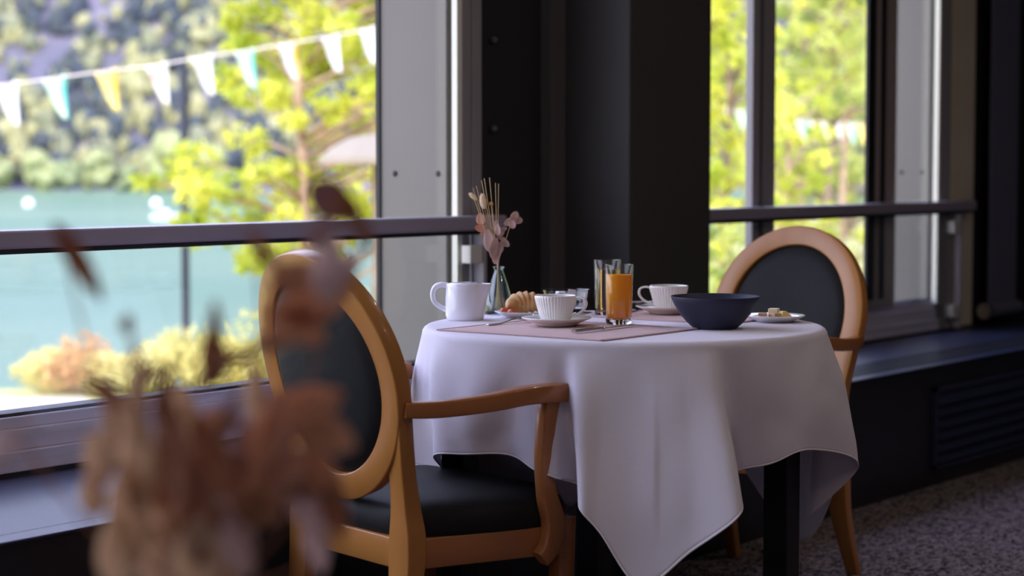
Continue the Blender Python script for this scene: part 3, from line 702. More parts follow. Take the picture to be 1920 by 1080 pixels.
# bread and cheese pieces
def chunk(name, mat, dx, dz, sx_, sy_, sz_, rz, label, cat, h0=0.0066, tilt=0.0, wedge=False):
    m_ = MB()
    if wedge: m_.add([(-sx_,-sy_,0),(sx_,-sy_,0),(sx_,sy_,0),(-sx_,sy_,0),(-sx_,-sy_,2*sz_),(-sx_*0.3,-sy_,2*sz_),(-sx_*0.3,sy_,2*sz_),(-sx_,sy_,2*sz_)], [(0,3,2,1),(4,5,6,7),(0,1,5,4),(1,2,6,5),(2,3,7,6),(3,0,4,7)])
    else: m_.box(-sx_, sx_, -sy_, sy_, 0, 2*sz_)
    o = m_.build(name, mat, None, smooth=False, bevel=0.0015)
    o.location = T(0.352+dx, 0.085+dz, TH+h0); o.rotation_euler = (0, tilt, rz); return tag(o, label, cat)
chunk('bread_piece', MT['bread'], -0.030, -0.020, 0.014, 0.010, 0.0080, 0.5, 'brown bread piece at the left of the small right-hand plate', 'bread')
chunk('bread_piece', MT['bread'], -0.002, -0.026, 0.013, 0.010, 0.0080, 1.1, 'brown bread piece at the front middle of the right-hand plate', 'bread')
chunk('cheese_piece', MT['brie'], 0.000, 0.012, 0.013, 0.011, 0.0120, 0.3, 'pale cream cheese cube standing behind the bread pieces', 'cheese')
chunk('cheese_piece', MT['cheese'], 0.028, -0.006, 0.016, 0.010, 0.0095, -0.6, 'yellow cheese wedge at the right of the right-hand plate', 'cheese', wedge=True)

# --- bud vase with dried stems
VX, VZ = -0.284, 0.305
vbase = T(VX, VZ, TH+0.0008)
vs_o = MB().lathe([(0.0, 0.0), (0.029, 0.0), (0.0325, 0.003), (0.0338, 0.012), (0.0325, 0.030), (0.0285, 0.050), (0.0225, 0.072), (0.0155, 0.092), (0.0115, 0.104), (0.0108, 0.109), (0.0135, 0.1135), (0.0148, 0.1155), (0.0135, 0.1165), (0.0115, 0.1145), (0.0092, 0.108), (0.0100, 0.103), (0.0140, 0.091), (0.0210, 0.071), (0.0270, 0.049), (0.0310, 0.029), (0.0320, 0.012), (0.0300, 0.0075), (0.0, 0.0065)], 64).build('bud_vase', MT['glass_blue'], None, auto=0)
vs_o.location = vbase; tag(vs_o, 'pale aqua glass teardrop vase holding dried flowers, behind the jug', 'vase')
VZp = TZ + VZ
def vp(px, py, dz=0.0): return pv(px, py, VZp+dz) 
def leaf_mesh(mb, c, d, side, L, w, curl=0.25, n=8, m=5, pointy=1.0):
    d = Vector(d).normalized(); side = Vector(side); side = (side - d*side.dot(d)).normalized(); nr = d.cross(side)
    v = []; f = []
    for i in range(n+1):
        u = i/n; wid = w*0.5*(math.sin(PI*min(1, u*0.96+0.02))**(0.75*pointy))*(1.08-0.35*u)
        for j in range(m):
            q = (j/(m-1)*2-1)
            v.append(c + d*(L*(u-0.5)) + side*(wid*q) + nr*(curl*L*((u-0.5)**2) + curl*0.8*wid*q*q + 0.02*L*math.sin(q*5+u*9)))
    for i in range(n):
        for j in range(m-1): a = i*m+j; f.append((a, a+1, a+m+1, a+m))
    return mb.add(v, f)
CAMR = (pl(1, 0) - pl(0, 0)).normalized(); UPV = Vector((0, 0, 1)); CAMF = (pl(0, 1) - pl(0, 0)).normalized()
neck = (933, 500)
def stem_pts(tip, bx, dz, sway=0.0):
    tz = (tip[0]-neck[0])*0.00004
    return spline([vp(bx, 579, dz*0.6), vp(neck[0] + (bx-933)*0.12, 499, dz*0.12), vp((neck[0]+tip[0])/2+sway, (neck[1]+tip[1])/2, dz*0.6), vp(tip[0], tip[1], dz)], 6)
def sprig(name, tip, bx, dz, label, cat, r_=0.0008, sway=0, group='dried stems in the glass vase'):
    base = vbase + Vector((0, 0, 0.008)); e = empty(name, base, 0, label=label, cat=cat, group=group); off = Matrix.Translation(-base)
    MB().tube(stem_pts(tip, bx, dz, sway), r_, 6).build('stem', MT['straw'], e, auto=0, mx=off)
    return e, off
grass = [((887, 352), 928, 0.010, 'leftmost upright grass stalk'), ((893, 348), 930, -0.006, 'second grass stalk from the left'), ((903, 338), 935, 0.012, 'third grass stalk from the left'), ((908, 334), 938, -0.01, 'fourth grass stalk, one of the tallest'), ((918, 333), 932, 0.004, 'grass stalk straight above the vase neck'), ((929, 343), 940, -0.008, 'second grass stalk from the right'), ((935, 344), 937, 0.006, 'rightmost upright grass stalk')]
for tip, bx, dz, lb in grass:
    sprig('grass_stalk', tip, bx, dz, 'thin bare straw %s in the aqua vase' % lb, 'dried stalk')
def tuft(tip, bx, dz, a, L, w, label, mt='tuft'):
    e, off = sprig('bunny_tail_grass', tip, bx, dz, label, 'dried grass head')
    d = CAMR*math.cos(rad(a)) + UPV*math.sin(rad(a)); c = vp(*tip, dz)
    q = d.to_track_quat('Z', 'Y').to_matrix().to_4x4()
    mb = MB().ball((0, 0, 0), w/2, w/2, L/2, 20, 16, fn=lambda v: 1+0.12*mnoise.noise(v*9))
    rr = random.Random(3)
    for k in range(260):
        t_ = rr.uniform(0.1, PI*0.95); p_ = rr.uniform(0, 2*PI); n_ = Vector((math.sin(t_)*math.cos(p_), math.sin(t_)*math.sin(p_), math.cos(t_)))
        b0 = Vector((n_.x*w/2, n_.y*w/2, n_.z*L/2)); dd = (n_*0.6 + Vector((0, 0, 0.8))).normalized(); s1 = dd.orthogonal().normalized()*0.00028
        mb.add([b0-s1, b0+s1, b0+dd*0.0042], [(0, 1, 2)])
    mb.build('seed_head', MT[mt], e, auto=0, mx=off @ Matrix.Translation(c) @ q)
tuft((888, 369), 931, 0.006, 142, 0.024, 0.0095, 'slender cream grass head leaning far left above the vase', 'tuft')
tuft((906, 378), 936, -0.004, 100, 0.036, 0.0165, 'plump cream bunny tail grass head above the vase')
e, off = sprig('button_flower', (921, 384), 934, 0.0, 'small golden button flower on a thin stem above the vase', 'dried flower')
MB().ball(vp(921, 382), 0.0052, 0.0052, 0.0045, fn=lambda v: 1+0.1*mnoise.noise(v*12)).build('flower_head', M('golden_button', (0.72, 0.42, 0.13), 0.9), e, auto=0, mx=off)
def bloom(name, tip, bx, dz, label, specs, mt):
    e, off = sprig(name, tip, bx, dz, label, 'dried flower', 0.0010)
    for (px, py, a, L, w, tw) in specs:
        d = CAMR*math.cos(rad(a)) + UPV*math.sin(rad(a)) + CAMF*tw*0.3; sd = (CAMR*-math.sin(rad(a)) + UPV*math.cos(rad(a))) + CAMF*tw
        leaf_mesh(MB(), vp(px, py, dz + tw*0.01), d, sd, L*1.12, w*1.2, 0.35, pointy=0.6).build('petal', MT[mt], e, auto=0, solid=0.0003, mx=off)
bloom('pink_blossom', (962, 405), 945, 0.0, 'dusty pink papery blossom reaching out to the right of the vase', [(955, 416, 200, 0.024, 0.019, 0.2), (965, 405, 70, 0.022, 0.020, -0.2), (972, 413, -10, 0.018, 0.018, 0.3), (961, 420, -70, 0.020, 0.019, -0.3), (966, 413, 30, 0.016, 0.014, 0.5)], 'petal')
bloom('peach_leaf_sprig', (903, 420), 930, 0.012, 'peach round-leaved dried sprig low on the left of the bunch', [(902, 410, 100, 0.025, 0.022, 0.3), (900, 428, 170, 0.022, 0.018, -0.3), (907, 436, 210, 0.018, 0.013, 0.4)], 'petal_or')
bloom('pink_leaf_sprig', (925, 440), 934, -0.015, 'large crumpled dusty pink leaves bunched at the vase neck', [(918, 451, 100, 0.048, 0.027, 0.25), (926, 462, 80, 0.040, 0.022, -0.4), (934, 430, 100, 0.026, 0.016, 0.5), (936, 468, 70, 0.034, 0.016, 0.2), (930, 482, 90, 0.030, 0.016, 0.1), (923, 475, 110, 0.028, 0.015, -0.3)], 'petal')
bloom('beige_blossom', (944, 452), 938, -0.006, 'small beige dried blossom cluster at the right of the vase neck', [(941, 436, 60, 0.022, 0.013, 0.3), (948, 455, -40, 0.022, 0.016, -0.3), (943, 448, 150, 0.020, 0.012, 0.4), (940, 462, -80, 0.022, 0.011, 0.1), (945, 430, 20, 0.014, 0.010, 0.5), (931, 420, 95, 0.018, 0.012, 0.2)], 'petal')

# ================================================================== the blurred dried bouquet close to the lens
FZ = 1.42
cab = empty('side_table', pl(-0.20, FZ, 0), rot_to(1, 0), label='small round side table carrying the close dried bouquet', cat='side table')
MB().lathe([(0.0, 0.60), (0.22, 0.60), (0.225, 0.605), (0.225, 0.62), (0.22, 0.625), (0.0, 0.625)], 48).build('table_top', MT['table_leg'], cab)
MB().lathe([(0.03, 0.015), (0.025, 0.30), (0.03, 0.60)], 24).build('pole', MT['table_leg'], cab)
MB().lathe([(0.0, 0.0), (0.16, 0.0), (0.16, 0.010), (0.03, 0.018), (0.0, 0.018)], 40).build('base', MT['table_leg'], cab)
fv = MB().lathe([(0.0, 0.0), (0.045, 0.0), (0.055, 0.01), (0.062, 0.06), (0.050, 0.11), (0.036, 0.135), (0.040, 0.150), (0.037, 0.150), (0.033, 0.135), (0.046, 0.11), (0.057, 0.06), (0.05, 0.012), (0.0, 0.01)], 48).build('flower_vase', MT['porcelain'], None, auto=0)
fv.location = pl(-0.22, FZ, 0.6255); tag(fv, 'white vase holding the close dried bouquet below the picture edge', 'vase')
def fp(px, py, dz=0.0): return pv(px, py, FZ+dz)
BR = [ # branch: tip, depth, label, leaves (px, py, length px, angle, width px, material, twist)
 ((112, 428), 0.00, 'thin branch with a single slender brown leaf at far left', [(147, 490, 165, -61, 42, 'd_brown', 0.1)]),
 ((240, 600), -0.02, 'thin twig ending in one small dark bud, left of the bouquet', [(237, 608, 36, 80, 30, 'd_brown', 0.2), (282, 700, 40, 60, 30, 'd_brown', 0.2)]),
 ((628, 372), 0.00, 'tallest branch, plum and brown leaves rising before the near chair\'s top', [(622, 378, 105, -40, 78, 'd_plum', 0.2), (655, 395, 80, -60, 45, 'd_brown', 0.4), (685, 440, 80, -72, 30, 'd_brown', -0.2), (600, 440, 70, 60, 50, 'd_plum', 0.4), (622, 505, 120, 80, 72, 'd_pink', 0.3)]),
 ((475, 430), 0.02, 'arching branch whose rust leaves cross the top of the oval chair back', [(500, 478, 125, -52, 26, 'd_brown', 0.3), (560, 520, 110, 15, 60, 'd_orange', 0.3), (592, 560, 150, 25, 95, 'd_orange', -0.2), (560, 610, 120, -35, 80, 'd_orange', 0.3), (655, 500, 80, 60, 40, 'd_pink', 0.2)]),
 ((405, 580), -0.01, 'twisting brown branch with teardrop leaf, left of the oval back', [(402, 605, 85, 85, 28, 'd_brown', 0.2), (400, 668, 105, 98, 58, 'd_brown', 0.1), (455, 668, 120, 18, 30, 'd_brown', 0.5), (520, 640, 90, 12, 45, 'd_orange', 0.4), (385, 710, 60, 70, 35, 'd_brown', 0.3)]),
 ((200, 720), 0.03, 'left branch of pointed brown leaves fanning sideways', [(195, 735, 110, 150, 42, 'd_brown', 0.2), (215, 800, 150, 98, 60, 'd_tan', 0.2), (180, 860, 110, 100, 62, 'd_tan', 0.3), (168, 930, 90, 95, 55, 'd_tan', 0.1)]),
 ((258, 660), -0.03, 'upright branch of long tan leaves in the left of the mass', [(256, 730, 175, 88, 40, 'd_tan', 0.2), (255, 850, 210, 88, 74, 'd_tan', 0.1), (235, 960, 190, 92, 80, 'd_tan', -0.2), (215, 1040, 150, 90, 80, 'd_tan', 0.2)]),
 ((310, 700), 0.02, 'upright branch of narrow brown leaves in the middle left', [(305, 745, 130, 80, 34, 'd_brown', 0.2), (320, 840, 190, 95, 70, 'd_brown', 0.3), (300, 960, 180, 90, 80, 'd_tan', -0.2), (290, 1050, 130, 90, 90, 'd_tan', 0.2)]),
 ((430, 750), -0.02, 'dark brown leafy branch at the middle of the bouquet', [(425, 790, 110, 65, 32, 'd_brown', 0.3), (395, 870, 190, 105, 80, 'd_brown', 0.1), (370, 960, 190, 92, 90, 'd_brown', 0.2), (370, 1050, 150, 90, 100, 'd_tan', 0.2)]),
 ((480, 690), 0.04, 'tan and grey branch standing before the oval chair back\'s foot', [(478, 740, 150, 92, 44, 'd_tan', 0.2), (455, 850, 190, 70, 60, 'd_plum', 0.4), (440, 950, 170, 85, 80, 'd_brown', 0.2), (430, 1040, 140, 90, 90, 'd_tan', 0.1)]),
 ((600, 740), 0.00, 'broad rust-leaved branch spreading right over the chair', [(575, 770, 150, 25, 95, 'd_orange', 0.2), (510, 810, 170, 75, 90, 'd_orange', 0.3), (610, 820, 120, -20, 80, 'd_orange', 0.3), (520, 900, 150, 45, 95, 'd_orange', 0.2), (470, 930, 120, 60, 80, 'd_brown', 0.2)]),
 ((640, 940), 0.02, 'drooping branch of pink and rust leaves low at the right', [(570, 960, 160, -60, 60, 'd_pink', 0.3), (600, 900, 130, -50, 70, 'd_orange', 0.2), (625, 965, 110, -75, 50, 'd_brown', 0.2), (590, 1030, 110, -80, 50, 'd_pink', 0.3), (535, 900, 110, -40, 60, 'd_orange', 0.2)]),
 ((455, 1010), -0.03, 'short branch with one pale papery leaf hanging low in the middle', [(430, 1010, 165, -68, 82, 'd_pink', 0.2), (480, 960, 100, -20, 70, 'd_brown', 0.3)]),
 ((345, 735), 0.05, 'broad tan and rust branch filling the heart of the bouquet', [(345, 775, 120, 100, 60, 'd_tan', 0.2), (375, 830, 150, 60, 80, 'd_orange', 0.3), (285, 880, 160, 110, 80, 'd_orange', 0.2), (405, 900, 150, 80, 80, 'd_tan', 0.3), (330, 990, 180, 90, 100, 'd_pink', 0.2), (480, 860, 120, 20, 80, 'd_orange', 0.3)]),
 ((30, 820), 0.0, 'faint outlying pink sprig at the extreme left edge', [(8, 835, 60, 80, 46, 'd_pink', 0.2)]),
]
vtop = pl(-0.22, FZ, 0.78)
for i, (tip, dz, lb, leaves) in enumerate(BR):
    base = pl(-0.22, FZ, 0.64); e = empty('dried_branch', base, 0, label='blurred close ' + lb, cat='dried branch', group='dried branches in the close bouquet')
    off = Matrix.Translation(-base); tv = fp(*tip, dz)
    foot = base + Vector((R.uniform(-.012, .012), R.uniform(-.012, .012), 0.0))
    mid = vtop.lerp(tv, 0.5) + CAMR*(-0.02 if tip[0] < 350 else 0.02) + UPV*0.0
    sp = spline([foot, vtop + Vector((R.uniform(-.012, .012), R.uniform(-.012, .012), 0)), mid, tv], 8)
    MB().tube(sp, 0.0011, 6).build('stem', MT['d_brown'], e, auto=0, mx=off)
    tw = MB()
    for (px, py, L, a, w, mt, tws) in leaves:
        k = FZ/3600.0; dd = dz + R.uniform(-0.02, 0.02)
        d = CAMR*math.cos(rad(a)) + UPV*math.sin(rad(a)) + CAMF*R.uniform(-.2, .2); sd = (CAMR*-math.sin(rad(a)) + UPV*math.cos(rad(a))) + CAMF*tws
        c = fp(px, py, dd)
        leaf_mesh(MB(), c, d, sd, L*k*1.05, w*k*1.1, 0.3).build('leaf', MT[mt], e, auto=0, solid=0.0004, mx=off)
        q = min(sp, key=lambda s_: (s_ - c).length)
        tw.tube([q, q.lerp(c, 0.5) + Vector((0, 0, 0.002)), c - d.normalized()*(L*k*0.4)], 0.0007, 5)
    tw.build('twig', MT['d_brown'], e, auto=0, mx=off)

# ================================================================== OUTDOORS
LZ = -3.0
water, N_, L_, b_ = nodes('turquoise_lake')
b_.inputs['Base Color'].default_value = (0.10, 0.30, 0.27, 1); b_.inputs['Roughness'].default_value = 0.35; b_.inputs['Specular IOR Level'].default_value = 0.17
t_ = N_.new('ShaderNodeTexCoord'); n_ = N_.new('ShaderNodeTexNoise'); n_.inputs['Scale'].default_value = 0.9; n_.inputs['Detail'].default_value = 4
L_.new(t_.outputs['Object'], n_.inputs['Vector']); bp = N_.new('ShaderNodeBump'); bp.inputs['Strength'].default_value = 0.5; bp.inputs['Distance'].default_value = 0.12
L_.new(n_.outputs['Fac'], bp.inputs['Height']); L_.new(bp.outputs[0], b_.inputs['Normal'])
n2 = N_.new('ShaderNodeTexNoise'); n2.inputs['Scale'].default_value = 0.03; r2 = N_.new('ShaderNodeValToRGB')
r2.color_ramp.elements[0].position = 0.35; r2.color_ramp.elements[0].color = (0.078, 0.165, 0.094, 1); r2.color_ramp.elements[1].position = 0.65; r2.color_ramp.elements[1].color = (0.125, 0.205, 0.118, 1)
L_.new(t_.outputs['Object'], n2.inputs['Vector']); L_.new(n2.outputs['Fac'], r2.inputs[0]); L_.new(r2.outputs[0], b_.inputs['Base Color'])
q = [pl(-700, 10, LZ), pl(400, 10, LZ), pl(500, 420, LZ), pl(-700, 420, LZ)]
lk = MB().add(q, [(0, 1, 2, 3)]).build('lake', water, None, smooth=False); tag(lk, kind='structure')
# near bank
grass_m = M('sunlit_grass', (0.42, 0.42, 0.12), 0.9, var=(0.58, 0.52, 0.20), vscale=0.8, bump=0.5, bscale=8, bdist=0.05)
shore = [(-40, 18.4), (-9, 18.2), (-3.2, 18.6), (-1.9, 20.0), (-1.2, 26), (1.2, 40), (9, 70), (26, 130), (60, 260)]
v = []; f = []
for k, (x, z) in enumerate(shore):
    v += [pl(x, z, -1.0), pl(x - 0.6, z + 1.6, LZ-0.3)]
for k in range(len(shore)-1): f.append((2*k, 2*k+2, 2*k+3, 2*k+1))
nb = len(v); v += [pl(-40, 0.0, -1.0), pl(200, 6, -1.0), pl(300, 260, -1.0)]
f.append(tuple([nb] + [nb+1, nb+2] + [2*k for k in reversed(range(len(shore)))]))
# keep the bank outside the building
gb = MB().add(v, f).build('ground_bank', grass_m, None, smooth=False); tag(gb, kind='structure')
path_m = M('pale_path', (0.52, 0.42, 0.37), 0.9, var=(0.42, 0.33, 0.29), vscale=2)
pts = [(-14, 14.6, 17.6), (-6, 14.8, 17.7), (-4.0, 15.0, 17.7), (-3.45, 15.2, 17.2)]
v = []; f = []
for x, z0, z1 in pts: v += [pl(x, z0, -0.985), pl(x, z1, -0.985)]
for k in range(len(pts)-1): f.append((2*k, 2*k+2, 2*k+3, 2*k+1))
tag(MB().add(v, f).build('ground_path', path_m, None, smooth=False), kind='structure')
v = [pl(1.5, 7.5, -0.985), pl(2.4, 7.5, -0.985), pl(5.5, 22, -0.985), pl(3.0, 22, -0.985)]
tag(MB().add(v, [(0, 1, 2, 3)]).build('ground_path', path_m, None, smooth=False), kind='structure')

# mountain side
def mh(X, Z):
    b = max(0.0, (Z-372))
    return LZ + 0.2 + b*0.92 + 5*mnoise.noise(Vector((X*0.03, Z*0.03, 1)))*min(1, b/12) + 2.2*mnoise.noise(Vector((X*0.1, Z*0.1, 4)))*min(1, b/8)
rock = M('hazy_violet_scree', (0.185, 0.165, 0.20), 0.95, var=(0.12, 0.115, 0.14), vscale=0.06, detail=5, spec=0.1)  # violet distance haze put into the rock colour
v = []; f = []; nx, nz = 130, 50
for i in range(nx+1):
    for j in range(nz+1):
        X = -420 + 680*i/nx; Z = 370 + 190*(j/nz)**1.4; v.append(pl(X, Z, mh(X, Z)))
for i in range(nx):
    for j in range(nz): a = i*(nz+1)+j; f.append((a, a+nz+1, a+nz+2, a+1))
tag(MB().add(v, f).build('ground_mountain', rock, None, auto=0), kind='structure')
# forest mass on the slope: uncountable
ICO = []
def ico(sub=2):
    import bmesh
    b = bmesh.new(); bmesh.ops.create_icosphere(b, subdivisions=sub, radius=1.0); vv = [v_.co.copy() for v_ in b.verts]; ff = [tuple(x.index for x in f_.verts) for f_ in b.faces]; b.free(); return vv, ff
IV, IF = ico(2)
def blob(mb, c, rx, rz, seed, amp=0.35):
    o_ = Vector((seed*1.7, seed*0.9, seed*2.3)); vs_ = []
    for p in IV:
        q = 1 + amp*mnoise.noise(p*1.6+o_) + amp*0.6*mnoise.noise(p*4+o_); vs_.append(c + Vector((p.x*rx*q, p.y*rx*q, p.z*rz*q)))
    mb.add(vs_, IF)
fmats = [M('forest_dark_haze', (0.055, 0.065, 0.09), 0.95, spec=0.05, var=(0.085, 0.095, 0.08), vscale=0.5), M('forest_olive', (0.25, 0.245, 0.11), 0.95, spec=0.05, var=(0.38, 0.35, 0.18), vscale=0.5), M('forest_mid', (0.16, 0.17, 0.11), 0.95, spec=0.05, var=(0.25, 0.25, 0.14), vscale=0.5)]  # bluish haze over the slope put into the dark trees' colour
fr = random.Random(5); fm = MB(); fidx = []
for i in range(4300):
    X = fr.uniform(-230, 105); Z = 373.5 + 62*fr.random()**1.25
    g = mnoise.noise(Vector((X*0.035 - Z*0.045, Z*0.02, 7)))
    if g > 0.26 and fr.random() < 0.8: continue          # bare scree gullies
    s_ = fr.uniform(0.7, 2.3); g2 = mnoise.noise(Vector((X*0.06, Z*0.06, 3))); k = 0 if fr.random() < 0.40 + 0.5*g2 else (1 if fr.random() < 0.55 else 2)
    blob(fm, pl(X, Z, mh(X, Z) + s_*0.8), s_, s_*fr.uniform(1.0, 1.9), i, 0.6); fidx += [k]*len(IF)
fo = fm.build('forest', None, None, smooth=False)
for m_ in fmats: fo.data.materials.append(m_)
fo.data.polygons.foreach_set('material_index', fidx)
tag(fo, 'dense mixed forest covering the mountainside across the lake', 'forest', kind='stuff')
# lakeside trees on the far shore
far_t = [(-20, 60, 300, 'pale round tree at the far left of the opposite shore', 66), (72, 60, 318, 'wide rounded bush tree on the opposite shore above the left buoy', 62), (130, 46, 322, 'smaller olive tree on the opposite shore, left of the tall one', 46), (186, 64, 300, 'tall pointed pale green tree alone on the opposite shore', 46), (243, 40, 325, 'low dark tree on the opposite shore beside the pointed tree', 40), (322, 90, 300, 'broad pale green tree on the opposite shore behind the thin pole', 74), (400, 70, 318, 'rounded tree on the opposite shore right of the thin pole', 60)]
flm = [M('lakeside_foliage', (0.36, 0.37, 0.16), 0.95, spec=0.05, var=(0.26, 0.29, 0.14), vscale=0.7), M('lakeside_foliage_dark', (0.20, 0.23, 0.15), 0.95, spec=0.05, var=(0.26, 0.30, 0.12), vscale=0.7)]
for i, (px, h_, py, lb, wd) in enumerate(far_t):
    Z = 367.0; X = (px-960)/3600*Z; k = Z/3600
    base = pl(X, Z, LZ+0.1); e = empty('lakeside_tree', base, label=lb, cat='tree', group='trees on the opposite shore')
    MB().tube([(0, 0, 0), (0, 0, h_*k*0.6)], 0.25, 8).build('trunk', MT['bark'], e)
    mb = MB(); rr = random.Random(i)
    for q in range(26):
        a = rr.uniform(0, 2*PI); t_ = rr.uniform(0.12, 1); r_ = wd*k*0.55*math.sqrt(max(0.05, 1-(t_-0.35)**2*2.0))*rr.uniform(0.3, 1)
        blob(mb, Vector((r_*math.cos(a), r_*math.sin(a), t_*h_*k*1.05)), wd*k*0.24, wd*k*0.24, i*40+q, 0.4)
    mb.build('foliage', flm[1 if i in (4, 2) else 0], e, auto=0)
# buoys and a boat
wm = M('white_buoy', (0.95, 0.95, 0.93), 0.5)
for px, lb in ((54, 'white round buoy on the lake at the far left'), (293, 'white round buoy on the lake beside the moored boat')):
    Z = 4.0*3600/68; o = MB().ball((0, 0, 0), 0.52, n=20, m=12).build('mooring_buoy', wm, None); o.location = pl((px-960)/3600*Z, Z, LZ+0.36)
    tag(o, lb, 'buoy', 'mooring buoys on the lake')
bz = 4.12*3600/93; bt = empty('moored_boat', pl((312-960)/3600*bz, bz, LZ), rot_to(1, 0.15), label='small white boat moored on the lake left of the pole', cat='boat')
pts = [Vector((-1.25+2.5*k/12, 0, 0.16)) for k in range(13)]
MB().sweep(pts, lambda k: [(a*(0.12+0.42*math.sin(PI*min(1, (k+1.5)/16)))*1.0, b) for a, b in ((-1, 0.25), (-0.6, -0.22), (0.6, -0.22), (1, 0.25), (0.8, 0.25), (0.5, -0.1), (-0.5, -0.1), (-0.8, 0.25))], up=Vector((0, 0, 1))).build('hull', wm, bt, auto=40)
MB().box(-0.5, 0.2, -0.25, 0.25, 0.2, 0.75).build('cabin', wm, bt, smooth=False, bevel=0.05)
# thin pole + another parasol pole + parasol
pm = M('dark_pole_paint', (0.02, 0.022, 0.04), 0.5)
o = empty('lamp_post', pl((347-960)/3600*20.2, 20.2, -1.6), label='thin dark pole standing among the shrubs by the lake, left of the leafy tree', cat='pole')
MB().tube([(0, 0, 0), (0, 0, 3.9)], 0.044, 10).build('pole', pm, o); MB().ball((0, 0, 3.92), 0.05, 0.05, 0.04).build('cap', pm, o)
o = empty('garden_post', pl((598-960)/3600*14, 14, -1.0), label='slim dark post seen just above the near chair\'s oval back', cat='pole')
MB().tube([(0, 0, 0), (0, 0, 1.68)], 0.016, 10).build('pole', M('pinkish_post', (0.22, 0.12, 0.11), 0.6), o); MB().ball((0, 0, 1.68), 0.022).build('cap', pm, o)
uz = 17.0; um = M('beige_parasol', (0.34, 0.29, 0.22), 0.8, thin=0.25)
o = empty('garden_parasol', pl((702-960)/3600*uz, uz, -1.0), 0.3, label='beige open garden parasol half hidden by the grey window reveal', cat='parasol')
nn = 8; v = [(0, 0, 2.43)]; R1 = 0.50
for ring, (r_, z) in enumerate(((0.22, 2.40), (0.40, 2.31), (R1, 2.22), (R1+0.005, 2.17))):
    for k in range(nn): a = 2*PI*k/nn; v.append((r_*math.cos(a), r_*math.sin(a), z))
f = [(0, 1+k, 1+(k+1) % nn) for k in range(nn)] + [(1+r_*nn+k, 1+(r_+1)*nn+k, 1+(r_+1)*nn+(k+1) % nn, 1+r_*nn+(k+1) % nn) for r_ in range(3) for k in range(nn)]
MB().add(v, f).build('canopy', um, o, smooth=False, solid=0.01); MB().tube([(0, 0, 0), (0, 0, 2.42)], 0.02, 10).build('pole', MT['bark'], o); MB().lathe([(0.0, 0.0), (0.25, 0.0), (0.25, 0.06), (0.0, 0.06)], 24).build('base', MT['bark'], o)
MB().lathe([(R1-0.004, 2.165), (R1+0.004, 2.165), (R1+0.004, 2.195), (R1-0.004, 2.195), (R1-0.004, 2.165)], nn).build('valance', M('orange_trim', (0.55, 0.22, 0.10), 0.7), o, smooth=False)

# bunting
FM = {'w': M('white_pennant', (0.85, 0.85, 0.85), 0.7, thin=0.35), 't': M('mint_pennant', (0.70, 0.86, 0.74), 0.7, thin=0.35), 'y': M('yellow_pennant', (0.92, 0.80, 0.36), 0.7, thin=0.35), 'p': M('patterned_pennant', (0.92, 0.88, 0.88), 0.7, var=(0.85, 0.5, 0.45), vscale=9, thin=0.35, contrast=(0.55, 0.7))}
FM['c'] = FM['w']; FM['e_t'] = M('teal_edge', (0.12, 0.55, 0.45), 0.7); FM['e_y'] = M('amber_edge', (0.80, 0.48, 0.03), 0.7); FM['e_w'] = M('cream_edge', (0.8, 0.8, 0.78), 0.7)
def bunting(ends, flags, name, labels, group, W_, H_, Zf):
    cord = []
    for px, py in [ends[0]] + [(f_[0], f_[1]-0.5) for f_ in flags] + [ends[-1]]: cord.append(pv(px, py, Zf(px)))
    cp = spline(cord, 3); c = MB().tube(cp, 0.008, 6).build('bunting_cord', M('bunting_cord', (0.7, 0.62, 0.55), 0.8), None); tag(c, labels, 'bunting cord')
    for px, py, col, lb in flags:
        Z = Zf(px); p = pv(px, py, Z); px2 = px + 10; d = (pv(px2, py - 1.0, Zf(px2)) - p); d.z = 0; d.normalize(); nr = Vector((0, 0, 1)).cross(d)
        e = empty('pennant', p, label=lb, cat='pennant', group=group)
        n = 8; v = []; f = []; lean = 0.30
        for i in range(n+1):
            u = i/n; w = W_*0.5*(1-u)
            for j in range(5):
                q = j/2-1; x = w*q + 0.36*W_*u; v.append(d*x + nr*(0.03*math.sin(u*3+q)) + Vector((0, 0, -H_*u + 0.006 + (0.10 if Zf(0) < 20 else 0.03)*W_*(q)*(1-u))))
        for i in range(n):
            for j in range(4): a = i*5+j; f.append((a, a+1, a+6, a+5))
        MB().add(v, f).build('fabric', FM[col], e, auto=0, solid=0.002)
        ek = 'e_t' if col == 't' else ('e_y' if col in 'yc' else 'e_w'); v2 = []
        for i in range(n+1):
            b = Vector(v[i*5+4]); v2 += [b - d*0.045*(1-i/n), b + d*0.006 + nr*-0.004]
        MB().add(v2, [(2*i, 2*i+1, 2*i+3, 2*i+2) for i in range(n)]).build('fabric_edge', FM[ek], e, auto=0, solid=0.004)
zf1 = lambda px: 1.0/((1 - 0.163*px/660)/13.0)
names = [(-72, 168, 'w', 'white pennant'), (14, 160, 'w', 'white pennant at the extreme left of the string'), (106, 148, 't', 'mint pennant second from the left, next to the yellow one'), (203, 135, 'y', 'yellow pennant of the left string, before the dark forest'), (297, 124, 'p', 'white pennant with faint red pattern right of the yellow one'), (382, 109, 'w', 'plain white pennant just right of the thin pole'), (462, 98, 't', 'mint pennant hanging at the left edge of the leafy tree'), (541, 84, 'c', 'pale pennant with amber edge before the leafy tree'), (622, 71, 'w', 'white pennant before the leafy tree, second from the grey panel'), (690, 57, 'w', 'white pennant partly hidden by the grey reveal panel')]
bunting([(-200, 178), (0, 160), (200, 133), (345, 117), (520, 90), (705, 55), (830, 25)], names[1:], 'bunting', 'pale cord carrying the pennants outside the left window', 'pennants outside the left window', 0.245, 0.285, zf1)
zf2 = lambda px: 30.0
